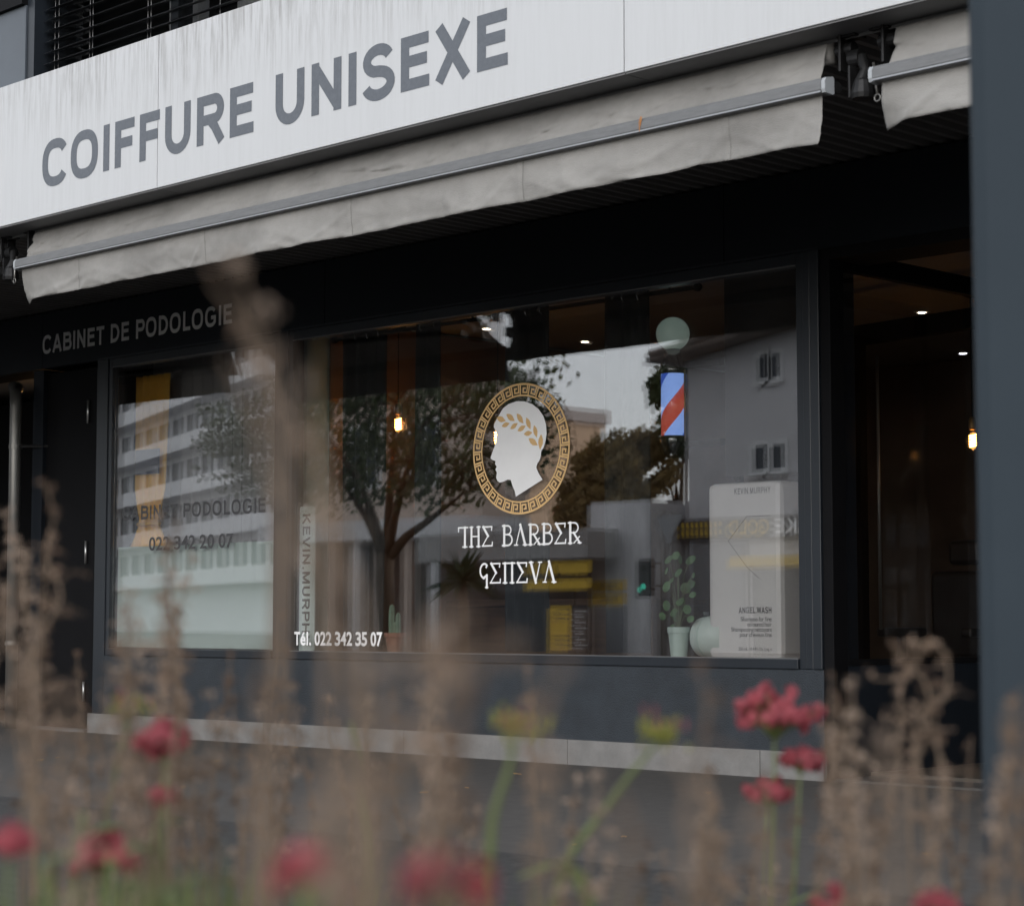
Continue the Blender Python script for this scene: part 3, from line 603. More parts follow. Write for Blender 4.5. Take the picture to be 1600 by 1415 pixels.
MB().lathe([(.080, 2.232), (.084, 2.25), (.078, 2.28), (.055, 2.32), (.045, 2.375)], (.725, .6, 0), 28).build('cap', M_chr, BP, smooth=True)
MB().lathe([(.03, 1.74), (.055, 1.765), (.076, 1.81), (.084, 1.845), (.080, 1.868)], (.725, .6, 0), 28).build('base', M_chr, BP, smooth=True)
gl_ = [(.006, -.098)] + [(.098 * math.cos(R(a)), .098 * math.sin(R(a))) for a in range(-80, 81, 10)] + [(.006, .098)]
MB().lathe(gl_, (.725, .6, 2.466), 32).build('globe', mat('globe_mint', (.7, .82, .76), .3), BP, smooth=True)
me = MB().lathe([(.079, 1.869), (.079, 2.231)], (.725, .6, 0), 36).build('glass_tube', glass('tube_glass', .05), BP, smooth=True)
for dx in (-.088, .088): MB().tube([(.725 + dx, .6, 1.85), (.725 + dx, .6, 2.25)], .006, 8).build('side_bar', mat('brass', (.35, .22, .08), .35, .8), BP, smooth=True)
bx('wall_bracket', M_black, BP, .78, 1.06, .62, .66, 2.262, 2.30); bx('wall_bracket', M_black, BP, .78, 1.06, .62, .66, 1.80, 1.838)

gm = MATS['globe_mint'].node_tree.nodes['Principled BSDF']; gm.inputs['Emission Color'].default_value = (.62, .85, .75, 1); gm.inputs['Emission Strength'].default_value = .09   # faint glow added to brighten the globe
# giant display bottle
DB = thing('display_bottle', (1.475, .42, .596), 'giant pale grey display bottle of shampoo standing on the right of the window sill', 'bottle')
bx('bottle_body', mat('bottle_plastic', (.68, .67, .66), .45, var=.04, scale=3), DB, 1.222, 1.728, .30, .56, .597, 1.553, .032)
grotesque('KEVIN.MURPHY', 1.415, 1.665, 1.487, .034, .2988, M_dgrey, DB, .14)
grotesque('ANGEL.WASH', 1.440, 1.665, .842, .034, .2988, M_dgrey, DB, .18)
for i, (tx, xa) in enumerate([('Shampoo for fine', 1.452), ('coloured hair', 1.497), ('Shampooing nettoyant', 1.385), ('pour cheveux fins', 1.445)]):
    line_of_text('lettering', tx, xa, 1.665, .800 - .028 * i, .0235, .2988, M_dgrey, DB, .0, .93)
line_of_text('lettering', '250 mL / 8.4 Fl. Oz. Liq. ℮', 1.435, 1.665, .642, .018, .2988, M_dgrey, DB, .0, .93)
m = MB(); hx = (1.60, 1.22)
stroke(m, [(1.66, 1.365), (1.50, 1.365), (1.37, 1.235), (1.50, 1.09), (1.58, 1.03)], .0035, .2990); m.build('hexagon_line', mat('engraved_line', (.30, .29, .29), .6), DB, recalc=False)
# upright mint name plate
NP = thing('name_plate', (-2.0, .2, .596), 'upright mint name plate with dark vertical lettering at the left of the sill', 'plate')
pts = []
x0, x1, z0, z1, r_ = -2.052, -1.880, .597, 1.545, .035
# (stands just right of the partition end)
for cx, cz, a0 in ((x1 - r_, z1 - r_, 0), (x0 + r_, z1 - r_, 90), (x0 + r_, z0 + r_, 180), (x1 - r_, z0 + r_, 270)):
    pts += [(cx + r_ * math.cos(R(a0 + k * 15)), cz + r_ * math.sin(R(a0 + k * 15))) for k in range(7)]
(MB().prism_y(pts, .074, .084).build('plate', mat('plate_mint', (.60, .70, .66), .5, var=.05, scale=3), NP))
grotesque('KEVIN.MURPHY', .64, 1.50, 0, .078, .0732, mat('plate_text', (.055, .06, .06), .6), NP, .19, to3=lambda x, d, z: (-2.005 + z, d, 2.14 - x))
(bx('foot', M_mint, NP, -2.03, -1.90, .085, .15, .5955, .605))
# mint planter with trailing round leaves
PT = thing('potted_plant', (1.015, .30, .596), 'round-leaved trailing plant in a mint planter beside the display bottle', 'plant')
MB().lathe([(.042, 0), (.045, .004), (.058, .135), (.063, .137), (.064, .17), (.058, .17), (.054, .15)], (1.012, .30, .597), 4 * 6).build('pot', M_mint, PT, smooth=False)
random.seed(3); stems = MB(); M_pl = mat('pilea_leaf', (.10, .20, .08), .45, var=.3, scale=25, transl=.25)
lm = []
for i in range(22):
    a = random.uniform(0, 6.28); rr = random.uniform(.02, .11); zz = random.uniform(.10, .42) if i < 15 else random.uniform(-.02, .1)
    tip = Vector((1.012 + rr * math.cos(a), .30 + rr * .8 * math.sin(a), .765 + zz)); stems.tube([(1.012, .30, .75), ((1.012 + tip.x) / 2, (.30 + tip.y) / 2, .765 + zz * .7 + .03), tip], .002, 5); lm.append(tip)
stems.build('stems', mat('plant_stem', (.10, .13, .05), .7), PT)
for tip in lm:
    r_ = random.uniform(.016, .034); nrm = Vector((random.uniform(-.6, .6), -1, random.uniform(-.2, .8))).normalized(); u = nrm.orthogonal().normalized(); v = nrm.cross(u)
    ps = [tip + (u * math.cos(k) + v * math.sin(k)) * r_ - nrm * .004 for k in [2 * math.pi * j / 12 for j in range(12)]] + [tip]
    MB().add(ps, [(j, (j + 1) % 12, 12) for j in range(12)]).build('leaf', M_pl, PT, smooth=True)
JR = thing('round_canister', (1.16, .36, .596), 'round mint canister lying on its side half behind the display bottle', 'canister')
MB().tube([(1.075, .40, .712), (1.085, .40, .712), (1.10, .40, .712), (1.15, .40, .712), (1.30, .40, .712)], [.06, .095, .108, .115, .115], 28).build('drum', mat('canister_mint', (.55, .64, .60), .4), JR, smooth=True)
MB().tube([(1.152, .40, .712), (1.160, .40, .712)], .117, 28).build('seam_ring', M_mint, JR, smooth=True)
MB().lathe([(.02, 0), (.022, .03), (.012, .032)], (1.13, .40, .822), 12).build('cap', M_chr, JR)
CA = thing('potted_cactus', (-1.295, .25, .596), 'small green cactus in a terracotta pot on the window sill', 'cactus')
MB().lathe([(.046, 0), (.062, .10), (.070, .102), (.070, .13), (.060, .13), (.056, .11)], (-1.295, .25, .597), 24).build('pot', mat('terracotta', (.32, .15, .10), .8, var=.2, scale=9), CA, smooth=False)
for dx, h, r_ in ((-.018, .20, .019), (.018, .15, .016), (.0, .09, .014)):
    m = MB(); n_ = 24; prof = [(1, 0), (1, h * .5), (.96, h * .8), (.7, h * .95), (.1, h)]
    vs = [(-1.295 + dx + r_ * s_ * (1 + .16 * math.cos(6 * 2 * math.pi * j / n_)) * math.cos(2 * math.pi * j / n_), .25 + dx * .6 + r_ * s_ * (1 + .16 * math.cos(6 * 2 * math.pi * j / n_)) * math.sin(2 * math.pi * j / n_), .705 + z) for s_, z in prof for j in range(n_)]
    m.add(vs, [(i * n_ + j, i * n_ + (j + 1) % n_, (i + 1) * n_ + (j + 1) % n_, (i + 1) * n_ + j) for i in range(len(prof) - 1) for j in range(n_)]); m.build('column', mat('cactus_green', (.16, .24, .17), .6, var=.2, scale=30), CA, smooth=True)
# counter and barber chair
CT = thing('reception_counter', (-.9, 1.6, .03), 'dark wooden counter inside behind the cactus', 'counter')
bx('counter_top', M_wood, CT, -2.0, -.1, 1.35, 1.95, .90, .945, .004); bx('counter_front', M_wood, CT, -1.96, -.14, 1.40, 1.90, .03, .899)
def barber_chair(x, y, label):
    t = thing('barber_chair', (x, y, .03), label, 'chair', 'barber chairs'); mk = mat('chair_leather', (.015, .014, .014), .4)
    MB().lathe([(.30, 0), (.30, .03), (.10, .06), (.05, .08), (.05, .38)], (x, y, .03), 24).build('pedestal', M_chr, t, smooth=True)
    bx('seat', mk, t, x - .27, x + .27, y - .27, y + .27, .42, .54, .03); bx('backrest', mk, t, x - .25, x + .25, y + .24, y + .34, .56, 1.12, .03)
    bx('headrest', mk, t, x - .12, x + .12, y + .25, y + .33, 1.16, 1.32, .03); bx('footrest', M_chr, t, x - .2, x + .2, y - .52, y - .40, .14, .17, .005)
    for s_ in (-1, 1): bx('armrest', mk, t, x + s_ * .31 - .04, x + s_ * .31 + .04, y - .22, y + .24, .70, .76, .015); bx('arm_support', M_chr, t, x + s_ * .31 - .015, x + s_ * .31 + .015, y - .03, y + .03, .45, .70)
barber_chair(.15, 2.3, 'black barber chair inside behind the name lettering'); barber_chair(1.15, 2.7, 'black barber chair deeper inside behind the display bottle')
# interior glass door seen through the entrance side window
ID = thing('inner_door', (1.6, 1.9, .03), 'dark framed glass door with long steel handle inside the entrance', 'door')
m = MB().box(.98, 1.06, 1.88, 1.94, .03, 2.62).box(2.10, 2.18, 1.88, 1.94, .03, 2.62).box(1.06, 2.10, 1.88, 1.94, 2.50, 2.62).box(1.06, 2.10, 1.88, 1.94, .03, .2).build('door_frame', M_black, ID)
bx('pane', glass('inner_glass', .010), ID, 1.06, 2.10, 1.907, 1.913, .2, 2.5)
MB().tube([(1.04, 1.83, .75), (1.04, 1.83, 2.56)], .016, 12).build('handle', M_pipe, ID, smooth=True)
MB().tube([(1.26, 1.83, .75), (1.26, 1.83, 2.40)], .010, 12).build('handle', M_pipe, ID, smooth=True)
ID.rotation_euler = (0, 0, R(-9))   # stands slightly ajar
# left room: sheer curtain and yellow drape
t = thing('sheer_curtain', (-3.16, .42, .6), 'white pleated sheer curtain behind the left window', 'curtain')
pleat(-4.2, -2.2, .42, .6, 2.78, 17, .03, 0, 1).build('drape', glass('sheer', .0, (.8, .8, .8), .55, (.62, .62, .64)), t, smooth=True)
t = thing('yellow_drape', (-3.98, .24, .6), 'orange yellow cloth drape tied at its waist behind the left window', 'drape')
def drape(u, v):
    z = 1.02 + 1.56 * v; cz = (z - 1.50)
    h = .12 + (.085 * min(1, cz / .25) if cz > 0 else .26 * min(1, -cz / .40) ** .8)
    return (-3.96 + .02 * v + (u * 2 - 1) * h, .24 + .022 * math.sin(u * 30 + v * 2), z)
MB().grid(drape, 70, 40).build('cloth', mat('yellow_cloth', (.78, .44, .06), .85, var=.15, scale=4), t, smooth=True, solid=.004)
MB().tube([(-3.96 + .125 * math.cos(a), .24 + .035 * math.sin(a), 1.50) for a in [2 * math.pi * k / 20 for k in range(21)]], .012, 8).build('tie_band', MATS['yellow_cloth'], t, smooth=True)
bx('printed_patch', mat('patch_navy', (.03, .035, .06), .8), t, -4.09, -3.80, .204, .212, 1.86, 2.04)

# ---------------------------------------------------------------- awnings
def awning(x0, x1, label, p=2.0, zr=2.868, zv=2.684, seed=0, gear=True):
    t = thing('awning', ((x0 + x1) / 2, -p, zv), label, 'awning', 'awnings under the sign board')
    prof = [(-p - .030, zr + .004), (-p - .036, zr + .018), (-p - .036, zr + .050), (-p - .026, zr + .064), (-p + .018, zr + .074), (-p + .026, zr + .066), (-p + .026, zr + .006), (-p + .016, zr)]
    MB().prism_x(prof, x0, x1).build('front_rail', M_alu, t)
    MB().box(x0, x1, -p - .0385, -p - .037, zr + .006, zr + .012).build('highlight_strip', mat('rail_highlight', (.32, .33, .35), .4, .3), t)  # pale strip painted in as a highlight along the rail
    for xe, s_ in ((x0, -1), (x1, 1)):
        MB().prism_x([(y_, z_) for y_, z_ in prof], min(xe + s_ * .002, xe + s_ * .02), max(xe + s_ * .002, xe + s_ * .02)).build('end_cap', mat('cap_plastic', (.35, .37, .39), .5), t)
    nu = int((x1 - x0) * 90)
    def crease(a, b): return max(0, 1 - 9 * abs(noise.noise((a, b, seed * 1.7))))
    def val(u, v):
        x = x0 + .02 + (x1 - x0 - .04) * u; e = min(u, 1 - u) * (x1 - x0)
        d = (1 - v); y = -p + .0 + d * (.026 * noise.noise((x * 1.3 + seed, d * .8, 0)) + .014 * noise.noise((x * 4 + seed, d * 2, 5)) + .004 * noise.noise((x * 13, d * 9, seed)) - .011 * crease(x * 2.1 + d * .5 + seed, d * .45) - .007 * crease(x * 3.3 - d * 1.3, seed + d))
        if e < .14: y += d * d * .07 * (1 - e / .14) * (1 if u < .5 else -.6); x += d * .02 * (1 - e / .14) * (-1 if u < .5 else 0)
        zb = zv + .008 * noise.noise((x * 1.1 + seed, 7, 0)) + .004 * noise.noise((x * 5, 2, seed))
        if e < .10: zb -= .010 * (1 - e / .10)
        k = (x - x0) / 1.19 % 1.0
        y -= .004 * math.exp(-((k - .5) * 1.19 / .006) ** 2)
        return (x, y, zb + (zr + .004 - zb) * v)
    MB().grid(val, nu, 14).build('valance', M_fab, t, smooth=True, solid=.0018)
    yr, zt = -1.89, 3.085
    def fab(u, v):
        x = x0 + .04 + (x1 - x0 - .08) * u; sag = math.sin(v * math.pi)
        y = -p + .018 + (yr - .04 + p - .018) * v; z = zr + .074 + (zt + .012 - zr - .074) * v
        wv = .020 * noise.noise((x * 1.6 + v * 1.5 + seed, v * 1.2, 1)) + .010 * noise.noise((x * 3.5 - v * 3 + seed, v * 2, 9)) + .004 * noise.noise((x * 11 + v * 5, v * 4, seed)) - .012 * crease(x * 1.4 + v * .8, v * .5 + 3) - .010 * crease(x * 2.2 - v * .9, v * .3)
        return (x, y - sag * (wv + .006), z - sag * (.012 + wv * .5))
    MB().grid(fab, nu, 14).build('canvas', M_fab, t, smooth=True, solid=.0018)
    MB().tube([(x0 + .04, yr, zt - .02), (x1 - .04, yr, zt - .02)], .042, 16).build('roller', M_fab, t, smooth=True)
    for xe, s_ in ((x0, -1), (x1, 1)):
        m = MB().box(xe + s_ * .02 - .006, xe + s_ * .02 + .006, -1.94, -1.84, 2.97, 3.125).tube([(xe - s_ * .02, yr, zt - .02), (xe + s_ * .06, yr, zt - .02)], .03, 14)
        m.box(min(xe, xe + s_ * .09), max(xe, xe + s_ * .09), -1.93, -1.85, 3.108, 3.117)
        m.build('bracket', M_steel, t, bevel=.003)
    if gear:
        m = MB().tube([(x1 + .05, -1.90, 3.02), (x1 + .10, -1.90, 3.02)], .036, 14).tube([(x1 + .10, -1.90, 3.02), (x1 + .13, -1.92, 2.96), (x1 + .12, -1.94, 2.90)], [.024, .020, .028], 12)
        m.box(x1 + .075, x1 + .085, -1.96, -1.86, 2.85, 2.98); m.lathe([(.045, 0), (.050, .02), (.036, .07), (.02, .09)], (x1 + .125, -1.93, 2.842), 14)
        m.build('gear_box', M_steel, t, bevel=.002)
        m = MB().tube([(x1 + .17, -1.92, 2.98), (x1 + .20, -1.95, 2.90), (x1 + .215, -1.96, 2.84)], .006, 8).tube([(x1 + .215 + .014 * math.sin(a), -1.96, 2.826 + .014 * math.cos(a)) for a in [2 * math.pi * k / 12 for k in range(13)]], .004, 6)
        m.build('crank_eye', M_pipe, t, smooth=True)
        m = MB().tube([(x1 - .15, -1.86, 2.93), (x1 - .6, -1.78, 2.94), (x1 - 1.3, -1.74, 2.95)], .02, 10).tube([(x1 - .02, -1.90, 2.92), (x1 - .15, -1.86, 2.93)], .024, 10)
        m.build('folding_arm', M_steel, t)
    xs = x0 + .62
    while xs < x1 - .2:      # sewn seams of the cloth widths
        MB().grid(lambda u, v, xs=xs: (xs + .006 * u, val((xs - x0 - .02) / (x1 - x0 - .04), v)[1] - .0022, val((xs - x0 - .02) / (x1 - x0 - .04), v)[2]), 1, 14).build('seam', mat('seam_thread', (.19, .185, .175), .9), t)
        xs += 1.19
    return t
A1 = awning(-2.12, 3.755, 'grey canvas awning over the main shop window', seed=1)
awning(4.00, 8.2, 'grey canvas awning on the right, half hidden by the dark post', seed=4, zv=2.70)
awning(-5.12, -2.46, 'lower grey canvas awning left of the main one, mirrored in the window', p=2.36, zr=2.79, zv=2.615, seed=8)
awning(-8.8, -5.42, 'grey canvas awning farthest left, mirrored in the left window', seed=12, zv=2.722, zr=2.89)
# rust run on the main awning
def rust():
    m = mat('rust_run', (.42, .17, .04), .9); return m
st = MB()
for dx, z0, z1, wd in ((0, 2.938, 2.874, .006), (.008, 2.936, 2.90, .004), (-.006, 2.93, 2.885, .003)):
    st.add([(2.81 + dx, -2.0388, z0), (2.81 + dx + wd, -2.0388, z0), (2.802 + dx + wd * .7, -2.0388, z1), (2.802 + dx + .001, -2.0388, z1)], [(0, 1, 2, 3)])
st.build('rust_stain', rust(), A1)

# ---------------------------------------------------------------- dark steel post close to the camera
PO = thing('steel_post', (7.053, -5.965, 0), 'blurred dark slate steel post at the right edge', 'post')
me = MB().box(-.09, .09, -.09, .09, .03, 4.2).mesh('shaft'); me.materials.append(mat('slate_paint', (.026, .036, .046), .75, var=.08, scale=2, spec=.2))
o = link('shaft', me, PO, bevel=.026); o.location = (7.053, -5.965, 0); o.rotation_euler = (0, 0, R(22))
me = MB().box(-.13, .13, -.13, .13, 0, .03).mesh('base_plate'); me.materials.append(MATS['slate_paint'])
o = link('base_plate', me, PO); o.location = (7.053, -5.965, .004); o.rotation_euler = (0, 0, R(22))

# ---------------------------------------------------------------- across the street (seen in the window reflections)
def facade_windows(par, wins, y, mfr, mgl, sill=None):
    """each window: frame part with pane and sill under it, on a wall facing +y"""
    for (x0, x1, z0, z1) in wins:
        f = MB().box(x0 - .05, x0 + .03, y - .02, y + .03, z0 - .05, z1 + .05).box(x1 - .03, x1 + .05, y - .02, y + .03, z0 - .05, z1 + .05).box(x0 + .03, x1 - .03, y - .02, y + .03, z1 - .03, z1 + .05).box(x0 + .03, x1 - .03, y - .02, y + .03, z0 - .05, z0 + .03)
        if x1 - x0 > .45: f.box((x0 + x1) / 2 - .025, (x0 + x1) / 2 + .025, y - .02, y + .02, z0 + .03, z1 - .03)
        f = f.build('window', mfr, par)
        bx('pane', mgl, f, x0 + .031, x1 - .031, y + .004, y + .012, z0 + .031, z1 - .031)
        bx('sill', sill or mfr, f, x0 - .08, x1 + .08, y + .031, y + .12, z0 - .10, z0 - .051)
M_pane = mat('far_glass', (.025, .03, .04), .35, spec=.15)
M_gw = mat('grey_house_wall', (.50, .49, .50), .9, var=.10, scale=.8, bump=.2, bscale=30)
GH = thing('grey_house', (-14.3, -31, 0), 'plain grey house with tiled eave and ground floor shop across the street', 'house')
gp = [(-20.65, 0), (-20.65, 6.45), (-14.3, 7.35), (-8, 6.45), (-8, 0)]
MB().prism_y(gp, -36, -26).build('wall', M_gw, GH)
M_tile = mat('roof_tile', (.17, .14, .125), .85, var=.3, scale=3, bump=.4, bscale=20)
for s_ in (-1, 1):
    xe = -14.3 + s_ * 6.75; ze = 7.35 - 6.75 * .1417
    rf = MB().prism_y([(-14.3, 7.37), (xe, ze + .02), (xe, ze + .16), (-14.3, 7.53)], -36.5, -25.2).build('roof', M_tile, GH)
    for k in range(24):
        yy = -25.2 - k * .47; MB().tube([(-14.3 + s_ * .1, yy, 7.54), (xe, yy, ze + .17)], .09, 6).build('tile_row', M_tile, rf)
    bx('gutter', mat('gutter', (.30, .30, .31), .5, .4), rf, min(xe, xe + s_ * .12), max(xe, xe + s_ * .12), -36.5, -25.2, ze - .02, ze + .08)
facade_windows(GH, [(-18.70, -18.42, 5.86, 6.42), (-18.38, -18.10, 5.86, 6.42), (-18.83, -18.45, 3.95, 4.52), (-18.37, -18.0, 3.95, 4.52), (-15.8, -15.3, 5.8, 6.5), (-15.8, -15.3, 3.95, 4.6), (-12.6, -12.1, 5.8, 6.5), (-12.6, -12.1, 3.95, 4.6)], -26, mat('far_frame', (.6, .6, .6), .6), M_pane)
sb = bx('shop_sign', mat('shop_sign_black', (.025, .025, .028), .6), GH, -20.85, -10, -25.998, -25.85, 2.55, 3.0)
M_yel = mat('shop_yellow', (.62, .40, .03), .6, var=.06, scale=2)
mir = lambda x, d, z: (-x, d, z)
line_of_text('sign_lettering', 'BIKE', 17.2, 18.25, 2.62, .30, -25.848, M_white, sb, .02, .92, to3=mir)
line_of_text('sign_lettering', 'GOLD', 18.35, 19.45, 2.62, .30, -25.848, M_yel, sb, .02, .92, to3=mir)
m = MB()
for r_ in range(2):
    for k in range(9): m.box(-20.75 + k * .13, -20.67 + k * .13, -25.849, -25.845, 2.64 + r_ * .17, 2.74 + r_ * .17)
m.build('sign_small_print', M_yel, sb)
bx('shop_awning', M_yel, GH, -18.97, -12, -25.99, -25.3, 1.93, 2.15)
sh = bx('roller_shutter', mat('shutter_grey', (.22, .22, .23), .5, .3), GH, -20.5, -19.0, -25.99, -25.95, .0, 2.5)
for k in range(25): bx('slat', MATS['shutter_grey'], sh, -20.48, -19.02, -25.949, -25.93, .02 + k * .098, .105 + k * .098)
bx('shop_front', mat('shop_front_dark', (.02, .02, .024), .2), GH, -18.9, -12, -25.995, -25.96, .1, 1.92)
# grey garage wall
GW = thing('garage_block', (-21.7, -27, 0), 'bare grey concrete garage block with two yellow signs across the street', 'garage')
bx('wall', mat('garage_concrete', (.52, .51, .52), .9, var=.15, scale=1.2, stretch=(1, 1, .3)), GW, -22.62, -20.9, -30, -25, 0, 3.4)
for tx, z0, z1 in (('SORTIE', 1.47, 1.70), ('ENTREE', 1.17, 1.40)):
    p_ = bx('yellow_sign', M_yel, GW, -22.53, -21.56, -24.999, -24.95, z0, z1)
    line_of_text('sign_lettering', tx, 21.8, 22.3, z0 + .055, .12, -24.948, M_dgrey, p_, .015, .92, to3=mir)
bx('gate', mat('garage_gate', (.20, .20, .22), .6), GW, -22.48, -21.55, -24.998, -24.96, .02, 1.14)
# low shop with canopy and yellow posters
LS = thing('low_shop', (-25, -27, 0), 'low shop with grey canopy and yellow posters across the street', 'shop')
bx('wall', mat('low_shop_wall', (.10, .10, .11), .7), LS, -27.0, -22.64, -31, -24.6, 0, 2.15)
bx('canopy', mat('canopy_grey', (.30, .29, .285), .8, var=.12, scale=1), LS, -27.0, -22.63, -31, -23.9, 2.16, 2.78)
bx('canopy', MATS['canopy_grey'], LS, -22.62, -21.7, -24.9, -23.9, 2.16, 2.78)
for z0, z1 in ((1.83, 2.10), (1.50, 1.72)): bx('yellow_band', M_yel, LS, -23.6, -21.7, -24.05, -24.0, z0, z1)
bx('shop_glass', M_pane, LS, -26.8, -22.7, -24.599, -24.57, .1, 1.48)
p_ = bx('poster', M_yel, LS, -22.89, -22.27, -24.05, -24.0, .18, 1.14)
m = MB()
for k, (a, z) in enumerate([(.30, 1.06), (.12, .95), (.25, .86), (.05, .50), (.18, .40), (.3, .30)]): m.box(-22.85 + a * .4, -22.33, -23.999, -23.996, z - .025, z)
m.build('poster_print', M_dgrey, p_)
p_ = bx('poster', mat('poster_black', (.03, .03, .035), .6), LS, -22.2, -21.72, -24.05, -24.0, .18, 1.14)
m = MB()
for k in range(7): m.box(-22.16, -21.80 - .05 * (k % 3), -23.999, -23.996, .28 + k * .12, .30 + k * .12)
m.build('poster_print', M_lgrey, p_)
bx('poster_post', M_steel, LS, -22.26, -22.21, -24.06, -24.01, 0, 2.16)
# arcade building
M_pink = mat('pink_render', (.52, .43, .37), .9, var=.1, scale=.7)
AB = thing('arcade_building', (-31, -26.8, 0), 'pinkish building with white slab over a columned arcade', 'building')
bx('wall', M_pink, AB, -34.6, -27.05, -27.6, -26, 3.3, 6.6); bx('roof_slab', mat('roof_white', (.6, .6, .61), .8), AB, -34.8, -26.9, -27.8, -25.7, 6.602, 6.9)
bx('floor_slab', mat('slab_white', (.62, .62, .63), .8, var=.1, scale=1), AB, -34.9, -27.0, -27.6, -25.4, 2.82, 3.298)
bx('arcade_back', mat('arcade_back', (.16, .12, .10), .8, var=.3, scale=1), AB, -34.6, -27.1, -27.6, -27.2, 0, 2.819)
for k in range(12, 20): bx('column', M_pink if k % 3 else MATS['slab_white'], AB, -45.7 + k * .96, -45.42 + k * .96, -25.9, -25.6, 0, 2.819)
facade_windows(AB, [(-45 + k * 2.2, -43.9 + k * 2.2, 4.2, 5.7) for k in range(5, 8)], -26, mat('far_frame', (.6, .6, .6), .6), M_pane)
# peach building further back
PB = thing('peach_building', (-43, -40, 0), 'peach coloured flat-roofed block behind the street trees', 'building')
bx('wall', mat('peach_render', (.72, .50, .34), .9, var=.05, scale=.5), PB, -48, -38, -42.3, -38, 0, 7.3)
bx('roof_slab', mat('roof_beige', (.52, .45, .42), .8), PB, -48.2, -37.9, -42.5, -37.8, 7.302, 7.75)
facade_windows(PB, [(-45 + k * 2.4, -43.9 + k * 2.4, 2.2, 3.8) for k in range(3)], -38, mat('far_frame', (.6, .6, .6), .6), M_pane)
# tall white apartment block, turned away from the street
AP = thing('apartment_block', (-85.7, -67, 0), 'tall white apartment block with balcony bands far along the street', 'building')
ang = math.atan2(-.375, -.927)
def ap(me, name, m, par):
    me = me.mesh(name); me.materials.append(m); o = link(name, me, par); return o
dx_, dy_ = -.927, -.375; nx_, ny_ = -.375, .927
def apt(a, b, c, z): return (-85.7 + dx_ * a + nx_ * b, -67 + dy_ * a + ny_ * b, z)
def apbox(name, m, par, a0, a1, b0, b1, z0, z1):
    vs = [apt(a, b, 0, z) for z in (z0, z1) for a, b in ((a0, b0), (a1, b0), (a1, b1), (a0, b1))]
    return MB().add(vs, [(0,3,2,1),(4,5,6,7),(0,1,5,4),(1,2,6,5),(2,3,7,6),(3,0,4,7)]).build(name, m, par)
M_ap = mat('apartment_white', (.8, .8, .81), .85, var=.06, scale=.3)
apbox('wall', M_ap, AP, 0, 90, -14, 0, 0, 30)
for k in range(9):
    bl_ = apbox('balcony', M_ap, AP, .5, 89.5, .01, 1.4, 3.0 + k * 3.0, 4.0 + k * 3.0)
    bd = apbox('window_band', M_pane, AP, .5, 89.5, .005, .06, 4.05 + k * 3.0, 5.6 + k * 3.0)
    for j in range(22): apbox('mullion', M_ap, bd, 2 + j * 4, 2.9 + j * 4, .061, .12, 4.05 + k * 3.0, 5.6 + k * 3.0)

# traffic light and yield sign
TL = thing('traffic_light', (-18.9, -23, 0), 'pedestrian traffic light showing green on a grey pole', 'traffic light')
MB().tube([(-18.8, -23, 0), (-18.8, -23, 3.0)], .055, 12).build('pole', M_pipe, TL, smooth=True)
for xx, z0, z1 in ((-19.15, 1.30, 2.05),):
    hd = bx('signal_head', M_steel, TL, xx - .14, xx + .14, -22.99, -22.80, z0, z1, .02)
    for k, (e_, c_) in enumerate(((0, 0), (1, 1))):
        MB().tube([(xx, -22.80, z1 - .2 - k * .36), (xx, -22.785, z1 - .2 - k * .36)], .06, 18).build('lens', emis('signal_green', (.05, .75, .5), .7) if k else M_black, hd)
    MB().tube([(xx + .1, -22.9, 1.5), (-18.8, -23, 1.5)], .02, 8).tube([(xx + .1, -22.9, 1.95), (-18.8, -23, 1.95)], .02, 8).build('arm', M_steel, TL)
YS = thing('yield_sign', (-18.6, -22.9, 0), 'triangular yield sign on the pole beside the traffic light', 'sign')
MB().tube([(-18.55, -22.95, 0), (-18.55, -22.95, 2.95)], .03, 10).build('pole', M_pipe, YS, smooth=True)
MB().prism_y([(-18.9, 2.9), (-18.2, 2.9), (-18.55, 2.28)], -22.91, -22.90).build('plate', mat('sign_back', (.25, .26, .27), .5, .3), YS)

